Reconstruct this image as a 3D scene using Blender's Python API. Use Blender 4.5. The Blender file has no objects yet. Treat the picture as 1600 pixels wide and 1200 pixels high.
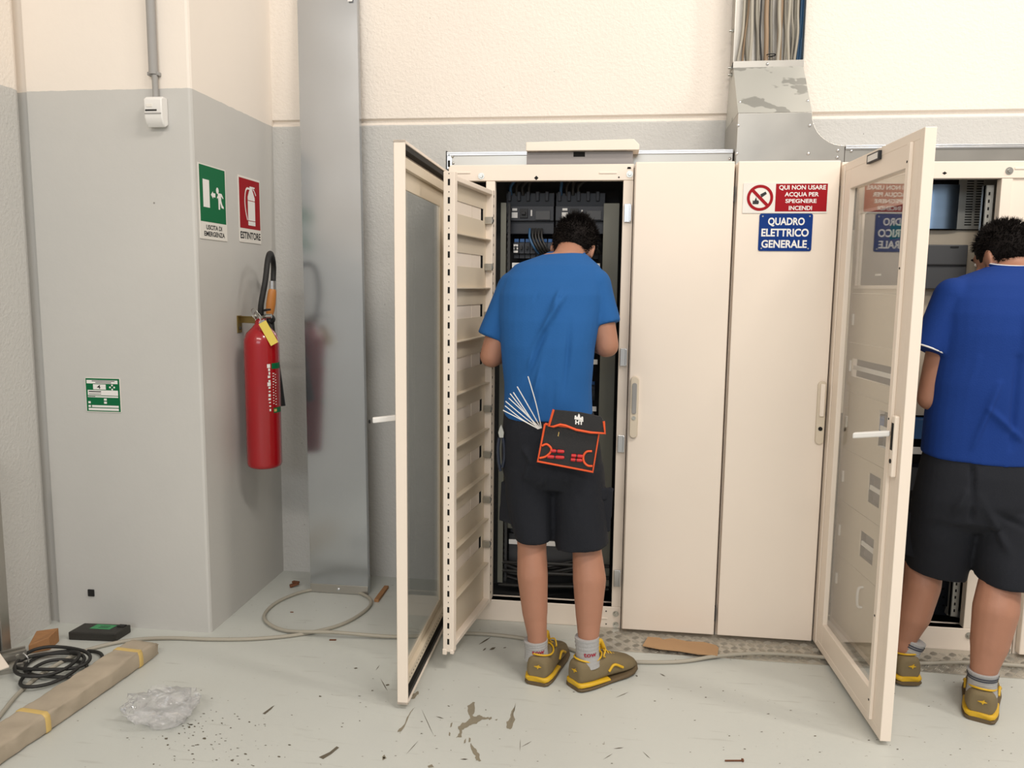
import bpy, bmesh, math, random
import numpy as np
from mathutils import Vector, Matrix, noise as mnoise

# ------------------------------------------------------------------ camera, world, lights
SC = bpy.context.scene
COL = SC.collection
R_ = math.radians
FPX = 1225.0
CAMZ = 1.45
PITCH, ROLL, YAW = R_(7.07), R_(0.66), R_(7.17)
FW = np.array([-math.sin(YAW) * math.cos(PITCH), math.cos(YAW) * math.cos(PITCH), -math.sin(PITCH)])
_r0 = np.array([math.cos(YAW), math.sin(YAW), 0.0])
_u0 = np.cross(_r0, FW)
RT = _r0 * math.cos(ROLL) + _u0 * math.sin(ROLL)
UP = -_r0 * math.sin(ROLL) + _u0 * math.cos(ROLL)
cam_d = bpy.data.cameras.new('camera')
cam_d.sensor_fit = 'HORIZONTAL'
cam_d.sensor_width = 36.0
cam_d.lens = 36.0 * FPX / 1600.0
cam_d.clip_start = 0.05
cam = bpy.data.objects.new('camera', cam_d)
COL.objects.link(cam)
m3 = Matrix(((RT[0], UP[0], -FW[0]), (RT[1], UP[1], -FW[1]), (RT[2], UP[2], -FW[2])))
cam.matrix_world = Matrix.Translation((0, 0, CAMZ)) @ m3.to_4x4()
SC.camera = cam

W = bpy.data.worlds.new('world')
SC.world = W
W.use_nodes = True
W.node_tree.nodes['Background'].inputs[0].default_value = (1.0, 0.955, 0.905, 1)
W.node_tree.nodes['Background'].inputs[1].default_value = 0.48

def area(name, loc, target, sx, sy, power, col):
    l = bpy.data.lights.new(name, 'AREA')
    l.shape = 'RECTANGLE'; l.size = sx; l.size_y = sy; l.energy = power; l.color = col
    o = bpy.data.objects.new(name, l)
    COL.objects.link(o)
    o.location = loc
    d = Vector(target) - Vector(loc)
    o.rotation_euler = d.to_track_quat('-Z', 'Y').to_euler()
    return o
area('hall_lamp_near', (2.0, 0.5, 5.3), (0.6, 3.0, 0.6), 1.7, 0.35, 118, (1.0, 0.92, 0.835))
area('hall_lamp_right', (4.6, 1.0, 4.6), (0.2, 3.0, 0.8), 0.5, 2.2, 80, (1.0, 0.92, 0.835))
area('hall_lamp_far', (-1.0, -3.6, 5.4), (-0.2, 3.0, 0.8), 5.0, 0.5, 185, (1.0, 0.925, 0.845))
area('hall_window', (-1.0, -7.0, 3.6), (0.0, 3.0, 1.2), 5.0, 1.6, 110, (0.80, 0.90, 1.0))
SC.view_settings.view_transform = 'Standard'
SC.view_settings.look = 'None'
SC.view_settings.gamma = 1.0
SC.view_settings.exposure = 0.05
SC.view_settings.use_curve_mapping = False

# ------------------------------------------------------------------ helpers
CAM = np.array([0, 0, CAMZ])
def ray(px, py): return RT * (px - 800) / FPX + UP * (600 - py) / FPX + FW
def onz(px, py, z=0.0):
    d = ray(px, py); return Vector(CAM + d * (z - CAMZ) / d[2])
def ony(px, py, y):
    d = ray(px, py); return Vector(CAM + d * y / d[1])
def onx(px, py, x):
    d = ray(px, py); return Vector(CAM + d * x / d[0])

def lin(c):
    def f(v):
        v /= 255.0
        return v / 12.92 if v <= 0.04045 else ((v + 0.055) / 1.055) ** 2.4
    return (f(c[0]), f(c[1]), f(c[2]), 1)

def mat(name, c, rough=0.5, metal=0.0, var=0.06, nscale=6.0, bump=0.0, bscale=60.0, spec=0.5, coat=0.0, stretch=None, rvar=0.0):
    m = bpy.data.materials.new(name); m.use_nodes = True
    nt = m.node_tree; N = nt.nodes; L = nt.links
    b = N['Principled BSDF']
    b.inputs['Roughness'].default_value = rough
    b.inputs['Metallic'].default_value = metal
    b.inputs['Specular IOR Level'].default_value = spec
    b.inputs['Coat Weight'].default_value = coat
    tc = N.new('ShaderNodeTexCoord')
    src = tc.outputs['Object']
    if stretch:
        mp = N.new('ShaderNodeMapping'); mp.inputs['Scale'].default_value = stretch
        L.new(src, mp.inputs['Vector']); src = mp.outputs['Vector']
    n = N.new('ShaderNodeTexNoise'); n.inputs['Scale'].default_value = nscale; n.inputs['Detail'].default_value = 5
    L.new(src, n.inputs['Vector'])
    mx = N.new('ShaderNodeMix'); mx.data_type = 'RGBA'
    lc = lin(c)
    mx.inputs['A'].default_value = tuple(max(0, v * (1 - var)) for v in lc[:3]) + (1,)
    mx.inputs['B'].default_value = tuple(min(1, v * (1 + var)) for v in lc[:3]) + (1,)
    L.new(n.outputs['Fac'], mx.inputs['Factor'])
    L.new(mx.outputs['Result'], b.inputs['Base Color'])
    if rvar:
        ma = N.new('ShaderNodeMath'); ma.operation = 'MULTIPLY_ADD'
        ma.inputs[1].default_value = rvar; ma.inputs[2].default_value = rough - rvar / 2
        L.new(n.outputs['Fac'], ma.inputs[0]); L.new(ma.outputs[0], b.inputs['Roughness'])
    if bump:
        n2 = N.new('ShaderNodeTexNoise'); n2.inputs['Scale'].default_value = bscale; n2.inputs['Detail'].default_value = 4
        L.new(src, n2.inputs['Vector'])
        bp = N.new('ShaderNodeBump'); bp.inputs['Strength'].default_value = bump; bp.inputs['Distance'].default_value = 0.01
        L.new(n2.outputs['Fac'], bp.inputs['Height']); L.new(bp.outputs['Normal'], b.inputs['Normal'])
    return m

def wall_mat(name, rough_amt, bscale, split=2.192, pits=False):
    m = bpy.data.materials.new(name); m.use_nodes = True
    nt = m.node_tree; N = nt.nodes; L = nt.links; b = N['Principled BSDF']
    b.inputs['Roughness'].default_value = 0.75
    b.inputs['Specular IOR Level'].default_value = 0.3
    g = N.new('ShaderNodeNewGeometry'); sp = N.new('ShaderNodeSeparateXYZ')
    L.new(g.outputs['Position'], sp.inputs[0])
    nz = N.new('ShaderNodeTexNoise'); nz.inputs['Scale'].default_value = 30
    L.new(g.outputs['Position'], nz.inputs['Vector'])
    ma = N.new('ShaderNodeMath'); ma.operation = 'MULTIPLY_ADD'; ma.inputs[1].default_value = 0.006
    L.new(nz.outputs['Fac'], ma.inputs[0]); L.new(sp.outputs['Z'], ma.inputs[2])
    gt = N.new('ShaderNodeMath'); gt.operation = 'GREATER_THAN'; gt.inputs[1].default_value = split + 0.003
    L.new(ma.outputs[0], gt.inputs[0])
    n = N.new('ShaderNodeTexNoise'); n.inputs['Scale'].default_value = 1.7; n.inputs['Detail'].default_value = 6
    L.new(g.outputs['Position'], n.inputs['Vector'])
    lo = N.new('ShaderNodeMix'); lo.data_type = 'RGBA'
    lo.inputs['A'].default_value = lin((188, 187, 183)); lo.inputs['B'].default_value = lin((201, 199, 194))
    hi = N.new('ShaderNodeMix'); hi.data_type = 'RGBA'
    hi.inputs['A'].default_value = lin((228, 219, 208)); hi.inputs['B'].default_value = lin((238, 229, 218))
    L.new(n.outputs['Fac'], lo.inputs['Factor']); L.new(n.outputs['Fac'], hi.inputs['Factor'])
    mx = N.new('ShaderNodeMix'); mx.data_type = 'RGBA'
    L.new(gt.outputs[0], mx.inputs['Factor']); L.new(lo.outputs['Result'], mx.inputs['A']); L.new(hi.outputs['Result'], mx.inputs['B'])
    out = mx.outputs['Result']
    # dark pits and scuffs in the paint
    v = N.new('ShaderNodeTexVoronoi'); v.inputs['Scale'].default_value = 9.0 if pits else 14.0
    L.new(g.outputs['Position'], v.inputs['Vector'])
    lt = N.new('ShaderNodeMath'); lt.operation = 'LESS_THAN'; lt.inputs[1].default_value = 0.035
    L.new(v.outputs['Distance'], lt.inputs[0])
    v2 = N.new('ShaderNodeSeparateColor'); L.new(v.outputs['Color'], v2.inputs[0])
    g2 = N.new('ShaderNodeMath'); g2.operation = 'GREATER_THAN'; g2.inputs[1].default_value = 0.55 if pits else 0.8
    L.new(v2.outputs[0], g2.inputs[0])
    mu = N.new('ShaderNodeMath'); mu.operation = 'MULTIPLY'; L.new(lt.outputs[0], mu.inputs[0]); L.new(g2.outputs[0], mu.inputs[1])
    mm = N.new('ShaderNodeMath'); mm.operation = 'MULTIPLY'; mm.inputs[1].default_value = 0.6; L.new(mu.outputs[0], mm.inputs[0])
    px = N.new('ShaderNodeMix'); px.data_type = 'RGBA'; px.inputs['B'].default_value = lin((80, 74, 66))
    L.new(mm.outputs[0], px.inputs['Factor']); L.new(out, px.inputs['A'])
    L.new(px.outputs['Result'], b.inputs['Base Color'])
    n2 = N.new('ShaderNodeTexNoise'); n2.inputs['Scale'].default_value = bscale; n2.inputs['Detail'].default_value = 5
    n2.inputs['Roughness'].default_value = 0.6
    L.new(g.outputs['Position'], n2.inputs['Vector'])
    bp = N.new('ShaderNodeBump'); bp.inputs['Strength'].default_value = rough_amt; bp.inputs['Distance'].default_value = 0.01
    L.new(n2.outputs['Fac'], bp.inputs['Height']); L.new(bp.outputs['Normal'], b.inputs['Normal'])
    return m

def floor_mat():
    m = bpy.data.materials.new('floor_paint'); m.use_nodes = True
    nt = m.node_tree; N = nt.nodes; L = nt.links; b = N['Principled BSDF']
    g = N.new('ShaderNodeNewGeometry')
    n = N.new('ShaderNodeTexNoise'); n.inputs['Scale'].default_value = 1.3; n.inputs['Detail'].default_value = 8
    L.new(g.outputs['Position'], n.inputs['Vector'])
    a = N.new('ShaderNodeMix'); a.data_type = 'RGBA'
    a.inputs['A'].default_value = lin((184, 186, 180)); a.inputs['B'].default_value = lin((201, 203, 196))
    L.new(n.outputs['Fac'], a.inputs['Factor'])
    # scattered specks of dirt
    n3 = N.new('ShaderNodeTexNoise'); n3.inputs['Scale'].default_value = 55; n3.inputs['Detail'].default_value = 3
    L.new(g.outputs['Position'], n3.inputs['Vector'])
    r = N.new('ShaderNodeMapRange'); r.inputs['From Min'].default_value = 0.70; r.inputs['From Max'].default_value = 0.76
    L.new(n3.outputs['Fac'], r.inputs['Value'])
    mp = N.new('ShaderNodeMapping'); mp.inputs['Rotation'].default_value = (0, 0, 0.6); mp.inputs['Scale'].default_value = (3, 24, 1)
    L.new(g.outputs['Position'], mp.inputs['Vector'])
    n4 = N.new('ShaderNodeTexNoise'); n4.inputs['Scale'].default_value = 1.6; n4.inputs['Detail'].default_value = 7
    L.new(mp.outputs['Vector'], n4.inputs['Vector'])
    r2 = N.new('ShaderNodeMapRange'); r2.inputs['From Min'].default_value = 0.62; r2.inputs['From Max'].default_value = 0.80
    r2.inputs['To Max'].default_value = 0.35
    L.new(n4.outputs['Fac'], r2.inputs['Value'])
    mxx = N.new('ShaderNodeMath'); mxx.operation = 'MAXIMUM'
    ms = N.new('ShaderNodeMath'); ms.operation = 'MULTIPLY'; ms.inputs[1].default_value = 0.7
    L.new(r.outputs[0], ms.inputs[0]); L.new(ms.outputs[0], mxx.inputs[0]); L.new(r2.outputs[0], mxx.inputs[1])
    d = N.new('ShaderNodeMix'); d.data_type = 'RGBA'; d.inputs['B'].default_value = lin((112, 104, 88))
    L.new(mxx.outputs[0], d.inputs['Factor']); L.new(a.outputs['Result'], d.inputs['A'])
    L.new(d.outputs['Result'], b.inputs['Base Color'])
    b.inputs['Roughness'].default_value = 0.38
    b.inputs['Specular IOR Level'].default_value = 0.4
    bp = N.new('ShaderNodeBump'); bp.inputs['Strength'].default_value = 0.05; bp.inputs['Distance'].default_value = 0.01
    L.new(n3.outputs['Fac'], bp.inputs['Height']); L.new(bp.outputs['Normal'], b.inputs['Normal'])
    return m

def glass_mat(name, tint=(0.93, 0.95, 0.94), ior=1.5):
    m = bpy.data.materials.new(name); m.use_nodes = True
    nt = m.node_tree; N = nt.nodes; L = nt.links
    N.remove(N['Principled BSDF'])
    t = N.new('ShaderNodeBsdfTransparent'); t.inputs[0].default_value = tint + (1,)
    gl = N.new('ShaderNodeBsdfGlossy'); gl.inputs['Roughness'].default_value = 0.02
    fr = N.new('ShaderNodeFresnel')
    ge = N.new('ShaderNodeNewGeometry'); mr = N.new('ShaderNodeMapRange')   # same reflectance on both faces of the pane
    mr.inputs['To Min'].default_value = ior; mr.inputs['To Max'].default_value = 1.0 / ior
    L.new(ge.outputs['Backfacing'], mr.inputs['Value']); L.new(mr.outputs[0], fr.inputs['IOR'])
    mx = N.new('ShaderNodeMixShader')
    L.new(fr.outputs[0], mx.inputs[0]); L.new(t.outputs[0], mx.inputs[1]); L.new(gl.outputs[0], mx.inputs[2])
    L.new(mx.outputs[0], N['Material Output'].inputs[0])
    return m

class MB:
    """collects shapes; build() links them as ONE mesh object"""
    def __init__(s): s.v = []; s.f = []; s.m = []; s.T = None; s.mi = 0
    def _add(s, vs, fs):
        o = len(s.v)
        for p in vs:
            p = Vector(p)
            s.v.append(s.T @ p if s.T is not None else p)
        for f in fs:
            s.f.append([i + o for i in f]); s.m.append(s.mi)
        return s
    def box(s, x0, x1, y0, y1, z0, z1):
        vs = [(x0, y0, z0), (x1, y0, z0), (x1, y1, z0), (x0, y1, z0), (x0, y0, z1), (x1, y0, z1), (x1, y1, z1), (x0, y1, z1)]
        return s._add(vs, [(0, 3, 2, 1), (4, 5, 6, 7), (0, 1, 5, 4), (1, 2, 6, 5), (2, 3, 7, 6), (3, 0, 4, 7)])
    def obox(s, c, ax, ay, az, sx, sy, sz):
        c = Vector(c); ax = Vector(ax).normalized() * sx / 2; ay = Vector(ay).normalized() * sy / 2; az = Vector(az).normalized() * sz / 2
        vs = [c + i * ax + j * ay + k * az for k in (-1, 1) for (i, j) in ((-1, -1), (1, -1), (1, 1), (-1, 1))]
        return s._add(vs, [(0, 3, 2, 1), (4, 5, 6, 7), (0, 1, 5, 4), (1, 2, 6, 5), (2, 3, 7, 6), (3, 0, 4, 7)])
    def prism(s, pts, o, ux, uy, un, d):
        o = Vector(o); ux = Vector(ux); uy = Vector(uy); un = Vector(un); n = len(pts)
        a = [o + ux * p[0] + uy * p[1] for p in pts]; b = [q + un * d for q in a]
        return s._add(a + b, [list(range(n))[::-1], list(range(n, 2 * n))] + [(i, (i + 1) % n, n + (i + 1) % n, n + i) for i in range(n)])
    def poly(s, pts, o, ux, uy):
        o = Vector(o); ux = Vector(ux); uy = Vector(uy)
        return s._add([o + ux * p[0] + uy * p[1] for p in pts], [list(range(len(pts)))])
    def loft(s, rings, cap=True):
        n = len(rings[0]); vs = [p for r in rings for p in r]; fs = []
        for k in range(len(rings) - 1):
            for i in range(n):
                fs.append((k * n + i, k * n + (i + 1) % n, (k + 1) * n + (i + 1) % n, (k + 1) * n + i))
        if cap:
            fs.append(list(range(n))[::-1]); fs.append([(len(rings) - 1) * n + i for i in range(n)])
        return s._add(vs, fs)
    def cyl(s, p0, p1, r0, r1=None, n=20):
        if r1 is None: r1 = r0
        p0 = Vector(p0); p1 = Vector(p1); d = (p1 - p0).normalized()
        a = d.orthogonal().normalized(); b = d.cross(a)
        ring = lambda p, r: [p + (a * math.cos(t) + b * math.sin(t)) * r for t in [2 * math.pi * i / n for i in range(n)]]
        return s.loft([ring(p0, r0), ring(p1, r1)])
    def capsule(s, p0, p1, r0, r1, n=16, k=4):
        p0 = Vector(p0); p1 = Vector(p1); d = (p1 - p0).normalized(); a = d.orthogonal().normalized(); b = d.cross(a)
        R = []
        for i in range(1, k + 1):
            t = math.pi / 2 * i / k; R.append((p0 - d * r0 * math.cos(t), r0 * math.sin(t)))
        for i in range(0, k):
            t = math.pi / 2 * i / k; R.append((p1 + d * r1 * math.sin(t), r1 * math.cos(t)))
        return s.loft([[c + (a * math.cos(t) + b * math.sin(t)) * r for t in [2 * math.pi * i / n for i in range(n)]] for c, r in R])
    def ell(s, c, rx, ry, rz, rot=None, nu=20, nv=12):
        c = Vector(c); rot = rot or Matrix.Identity(3); rings = []
        for j in range(1, nv):
            t = math.pi * j / nv
            rings.append([c + rot @ Vector((rx * math.sin(t) * math.cos(u), ry * math.sin(t) * math.sin(u), -rz * math.cos(t))) for u in [2 * math.pi * i / nu for i in range(nu)]])
        return s.loft(rings)
    def tube(s, pts, r, n=10, smooth=6, closed=False):
        P = [Vector(p) for p in pts]
        if smooth > 1: P = crom(P, smooth)
        rr = r if callable(r) else (lambda t: r)
        rings = []; a = None
        for i, p in enumerate(P):
            d = (P[min(i + 1, len(P) - 1)] - P[max(i - 1, 0)])
            if d.length < 1e-9: d = Vector((0, 0, 1))
            d.normalize()
            if a is None: a = d.orthogonal().normalized()
            a = (a - d * a.dot(d))
            if a.length < 1e-6: a = d.orthogonal()
            a.normalize(); b = d.cross(a); q = rr(i / max(1, len(P) - 1))
            rings.append([p + (a * math.cos(t) + b * math.sin(t)) * q for t in [2 * math.pi * k / n for k in range(n)]])
        return s.loft(rings)
    def lathe(s, prof, c, ax=(0, 0, 1), n=32):
        c = Vector(c); d = Vector(ax).normalized(); a = d.orthogonal().normalized(); b = d.cross(a)
        return s.loft([[c + d * h + (a * math.cos(t) + b * math.sin(t)) * max(r, 1e-4) for t in [2 * math.pi * i / n for i in range(n)]] for r, h in prof])
    def torus(s, c, ax, R0, r, n=24, k=8, a0=0, a1=2 * math.pi):
        c = Vector(c); d = Vector(ax).normalized(); a = d.orthogonal().normalized(); b = d.cross(a)
        full = abs(a1 - a0 - 2 * math.pi) < 1e-6
        P = [c + (a * math.cos(t) + b * math.sin(t)) * R0 for t in [a0 + (a1 - a0) * i / n for i in range(n + 1)]]
        return s.tube(P, r, k, 1)
    def text(s, st, w, h, o, ux, uy, bold=0.02, map3=None, spacing=1.0):
        vs, fs = text_mesh(st, bold, spacing)
        xs = [p[0] for p in vs]; ys = [p[1] for p in vs]
        x0, x1, y0, y1 = min(xs), max(xs), (0.0 if min(ys) < -.03 else min(ys)), max(ys)
        q = [((p[0] - x0) / (x1 - x0) * w, (p[1] - y0) / (y1 - y0) * h) for p in vs]
        if map3: return s._add([map3(*p) for p in q], fs)
        o = Vector(o); ux = Vector(ux); uy = Vector(uy)
        return s._add([o + ux * p[0] + uy * p[1] for p in q], fs)
    def build(s, name, mats, parent=None, smooth=None, bevel=0, seg=2):
        me = bpy.data.meshes.new(name)
        off = Vector(parent['_o']) if parent is not None else Vector((0, 0, 0))
        me.from_pydata([tuple(v - off) for v in s.v], [], s.f)
        if not isinstance(mats, (list, tuple)): mats = [mats]
        for m in mats: me.materials.append(m)
        for p, k in zip(me.polygons, s.m): p.material_index = min(k, len(mats) - 1)
        o = bpy.data.objects.new(name, me)
        COL.objects.link(o)
        if parent is not None:
            o.parent = parent
        o['_o'] = tuple(off)
        fix_normals(me)
        if bevel:
            b = o.modifiers.new('bevel', 'BEVEL'); b.width = bevel; b.segments = seg; b.limit_method = 'ANGLE'; b.angle_limit = R_(40)
        if smooth is not None:
            me.polygons.foreach_set('use_smooth', [True] * len(me.polygons))
            me.set_sharp_from_angle(angle=R_(smooth))
        return o

def fix_normals(me):
    bm = bmesh.new(); bm.from_mesh(me)
    bmesh.ops.recalc_face_normals(bm, faces=bm.faces)
    bm.to_mesh(me); bm.free()

def crom(P, k):
    out = []
    for i in range(len(P) - 1):
        p0 = P[i - 1] if i else P[0] * 2 - P[1]
        p1, p2 = P[i], P[i + 1]
        p3 = P[i + 2] if i + 2 < len(P) else P[-1] * 2 - P[-2]
        for j in range(k):
            t = j / k
            out.append(0.5 * ((2 * p1) + (p2 - p0) * t + (2 * p0 - 5 * p1 + 4 * p2 - p3) * t * t + (3 * p1 - p0 - 3 * p2 + p3) * t ** 3))
    out.append(P[-1])
    return out

_tc = {}
def text_mesh(st, bold, spacing):
    key = (st, bold, spacing)
    if key in _tc: return _tc[key]
    cu = bpy.data.curves.new('lettering_curve', 'FONT'); cu.body = st; cu.size = 1.0; cu.offset = bold; cu.space_character = spacing
    cu.align_x = 'CENTER'; cu.resolution_u = 4
    o = bpy.data.objects.new('lettering_curve', cu); COL.objects.link(o)
    dg = bpy.context.evaluated_depsgraph_get(); dg.update()
    me = o.evaluated_get(dg).to_mesh()
    vs = [tuple(v.co) for v in me.vertices]; fs = [list(p.vertices) for p in me.polygons]
    o.evaluated_get(dg).to_mesh_clear()
    bpy.data.objects.remove(o); bpy.data.curves.remove(cu)
    _tc[key] = (vs, fs)
    return vs, fs

def tag(o, label=None, cat=None, group=None, kind=None):
    if label: o['label'] = label
    if cat: o['category'] = cat
    if group: o['group'] = group
    if kind: o['kind'] = kind
    return o
def thing(name, label, cat, loc, group=None):
    o = bpy.data.objects.new(name, None); COL.objects.link(o)
    o.location = loc; o.empty_display_size = 0.05
    o['_o'] = tuple(loc)
    return tag(o, label, cat, group)
def struct(o): return tag(o, kind='structure')

# ------------------------------------------------------------------ materials
M = {}
M['cream'] = mat('cream_enamel', (236, 223, 208), 0.42, var=0.03, nscale=3)
M['cream_in'] = mat('cream_sheet', (212, 199, 178), 0.5, var=0.03, nscale=3)
M['galv'] = mat('galvanised_sheet', (178, 174, 166), 0.33, 0.85, var=0.08, nscale=9, rvar=0.10)
M['galv_dull'] = mat('dull_galvanised_sheet', (176, 176, 170), 0.40, 0.55, var=0.06, nscale=14)
M['duct'] = mat('smooth_zinc_sheet', (180, 184, 188), 0.19, 0.9, var=0.07, nscale=3.0, rvar=0.10)
M['zinc_bright'] = mat('bright_zinc', (205, 205, 205), 0.3, 0.9, var=0.05)
M['steel'] = mat('screw_steel', (190, 188, 180), 0.3, 0.9)
M['brass'] = mat('yellow_passivated_steel', (150, 130, 80), 0.4, 0.8)
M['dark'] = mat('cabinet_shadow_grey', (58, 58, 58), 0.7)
M['grey_plate'] = mat('grey_green_plate', (108, 108, 98), 0.55)
M['breaker'] = mat('charcoal_breaker_plastic', (44, 47, 54), 0.5, var=0.05)
M['breaker2'] = mat('dark_grey_plastic', (74, 75, 77), 0.5)
M['black'] = mat('black_plastic', (22, 22, 23), 0.5)
M['rubber'] = mat('black_rubber', (26, 25, 24), 0.65)
M['hole'] = mat('dark_hole', (14, 12, 11), 0.9)
M['white'] = mat('white_plastic', (228, 226, 222), 0.45, var=0.02)
M['blue_p'] = mat('blue_plastic', (36, 90, 150), 0.45)
M['grey_p'] = mat('grey_plastic', (150, 148, 145), 0.5)
M['red_paint'] = mat('red_gloss_paint', (156, 10, 22), 0.22, var=0.04, coat=0.4)
M['sign_white'] = mat('sign_white', (226, 222, 214), 0.35, var=0.02)
M['sign_red'] = mat('sign_red', (152, 8, 22), 0.45, var=0.03, spec=.2)
M['sign_green'] = mat('sign_green', (6, 102, 60), 0.45, var=0.03, spec=.2)
M['sign_blue'] = mat('sign_blue', (4, 50, 122), 0.45, var=0.03, spec=.2)
M['print_black'] = mat('printed_black', (24, 24, 26), 0.5)
M['print_white'] = mat('printed_white', (232, 230, 226), 0.4, var=0.02)
M['cable'] = mat('grey_cable_sheath', (164, 158, 144), 0.55, var=0.05)
M['cable_b'] = mat('blue_cable_sheath', (44, 84, 120), 0.5)
M['cable_k'] = mat('black_cable_sheath', (34, 33, 31), 0.55)
M['cable_t'] = mat('tan_cable_sheath', (150, 126, 100), 0.55)
M['wood'] = mat('rough_wood', (158, 114, 74), 0.7, var=0.2, nscale=12, stretch=(1, 8, 8))
M['wood_handle'] = mat('varnished_wood', (188, 122, 58), 0.4, var=0.12, nscale=20, stretch=(8, 8, 1))
M['rust'] = mat('rusty_brown', (104, 62, 36), 0.8, var=0.25, nscale=30)
M['card'] = mat('brown_cardboard', (178, 142, 104), 0.85, var=0.04, nscale=12)
M['package'] = mat('dusty_wrapping_paper', (170, 157, 138), 0.8, var=0.24, nscale=9, bump=0.25, bscale=14)
M['tape'] = mat('yellow_tape', (206, 176, 106), 0.45, var=0.08)
M['tread'] = mat('aluminium_plate', (196, 192, 182), 0.36, 0.7, var=0.06)
M['green_label'] = mat('green_paper_label', (64, 142, 92), 0.6)
M['glass'] = glass_mat('clear_glass', (.975, .985, .98))
M['wall_rough'] = wall_mat('stucco_paint', 0.45, 75)
M['wall_smooth'] = wall_mat('smooth_concrete_paint', 0.10, 22, pits=True)
M['floor'] = floor_mat()
M['chip'] = mat('bare_concrete', (132, 124, 106), 0.8, var=0.1, nscale=40)
M['scuff'] = mat('dirt_mark', (96, 88, 74), 0.8)
PX = Vector((1, 0, 0)); PY = Vector((0, 1, 0)); PZ = Vector((0, 0, 1))

# ------------------------------------------------------------------ room
WY = 3.675      # back wall
PFY = 2.94      # pilaster front
PRX = -1.625    # pilaster right face
LX = -2.335     # left wall
mb = MB()
mb.box(-2.5, 5.0, -4.0, 3.9, -0.1, 0.0)
mb.mi = 1
random.seed(7)
def chip(pts, z=0.0006, mi=1):          # worn patches in the floor paint, part of the floor mesh
    mb.mi = mi
    q = [onz(x, y, z) for x, y in pts]
    mb._add(q, [list(range(len(q)))])
def jag(P, a=1.0):
    out = []
    for i, p in enumerate(P):
        q = P[(i + 1) % len(P)]
        for t in (0, .33, .66): out.append((p[0] + (q[0] - p[0]) * t + random.uniform(-a, a), p[1] + (q[1] - p[1]) * t + random.uniform(-a, a)))
    return out
def off(o, s, P): return [(o[0] + x / s, o[1] + y / s) for x, y in P]
ZC = lambda P: off((560, 860), 1600 / 540, P)
chip(jag(ZC([(505, 722), (520, 712), (540, 700), (538, 740), (530, 765), (545, 770), (562, 762), (575, 770), (598, 772), (604, 780), (570, 784), (545, 800), (520, 806), (500, 822), (482, 832), (478, 862), (452, 866), (470, 845), (462, 815), (480, 800), (505, 790), (520, 780), (510, 750)]), 1.1))
chip(jag(ZC([(730, 705), (718, 752), (724, 785), (710, 826), (688, 824), (686, 795), (702, 770), (712, 745)]), 1.1))
chip(jag(ZC([(516, 890), (530, 905), (548, 925), (560, 945), (566, 975), (545, 974), (540, 950), (525, 930)]), 1.1))
chip(jag(ZC([(262, 728), (246, 748), (228, 780), (212, 822), (200, 838), (180, 840), (196, 820), (215, 800), (226, 768), (240, 745)]), 1.1))
chip(jag(ZC([(250, 665), (268, 655), (284, 650), (272, 670), (262, 686), (246, 690)]), 1.1))
chip(ZC([(428, 800), (436, 796), (432, 815), (424, 820)])); chip(ZC([(600, 776), (616, 770), (618, 778), (606, 786)]))
chip(ZC([(420, 840), (426, 845), (424, 860), (418, 856)])); chip(ZC([(490, 880), (498, 870), (496, 890), (488, 894)]))
chip(ZC([(512, 866), (520, 870), (518, 886), (510, 888)])); chip(ZC([(110, 955), (120, 945), (130, 962), (112, 972)]))
chip(ZC([(320, 998), (340, 990), (350, 1003), (325, 1006)])); chip(ZC([(632, 784), (645, 780), (640, 788)]))
for (a, b, w) in (((555, 437), (614, 400), 5), ((575, 465), (592, 450), 5), ((606, 460), (636, 448), 8), ((668, 452), (686, 448), 3), ((1190, 682), (1252, 655), 2), ((1180, 918), (1228, 912), 3), ((1132, 968), (1178, 940), 2), ((1315, 930), (1352, 964), 2), ((750, 912), (804, 882), 2), ((750, 872), (748, 930), 2), ((290, 730), (350, 860), 2), ((220, 945), (278, 880), 2), ((102, 592), (136, 652), 3), ((80, 556), (98, 530), 2), ((1395, 570), (1422, 582), 3), ((1282, 578), (1294, 582), 5), ((358, 768), (396, 778), 3), ((470, 966), (508, 966), 4), ((412, 718), (424, 722), 3)):
    d = Vector((b[0] - a[0], b[1] - a[1])).normalized(); n = Vector((-d.y, d.x)) * w * 0.6
    chip(ZC([(a[0], a[1]), ((a[0] * 2 + b[0]) / 3 + n.x, (a[1] * 2 + b[1]) / 3 + n.y), ((a[0] + b[0] * 2) / 3 + n.x, (a[1] + 2 * b[1]) / 3 + n.y + 1), (b[0], b[1]), ((a[0] + b[0]) / 2 - n.x, (a[1] + b[1]) / 2 - n.y)]), mi=2)
for (px, py) in ((845, 655), (740, 715), (775, 700), (830, 690), (650, 760), (655, 785), (1340, 700), (1405, 690), (975, 695), (1500, 835), (1130, 785), (1090, 830), (960, 820), (930, 860), (700, 740), (800, 760), (600, 860), (870, 680), (720, 722), (745, 705), (760, 712), (905, 845), (1250, 595), (1390, 485), (1515, 550)):
    c = (px / 2.5, 850 + py / 2.5); r = random.uniform(1.0, 3.2)
    chip([(c[0] + r * random.uniform(.5, 1.5) * math.cos(t), c[1] + 0.55 * r * random.uniform(.5, 1.3) * math.sin(t)) for t in [k * 1.05 for k in range(6)]], mi=2)
chip([(410, 1115), (425, 1104), (429, 1102), (424, 1108), (414, 1116)], mi=2)
chip([(498, 1183), (515, 1175), (526, 1166), (530, 1168), (518, 1178), (505, 1186)], mi=2)
for i in range(90):
    px, py = random.uniform(560, 1590), random.uniform(1060, 1195)
    r = random.uniform(0.5, 1.6)
    chip([(px + r * random.uniform(.5, 2.2) * math.cos(t), py + 0.5 * r * random.uniform(.5, 1.3) * math.sin(t)) for t in [k * 1.05 for k in range(6)]], mi=2)
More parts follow.
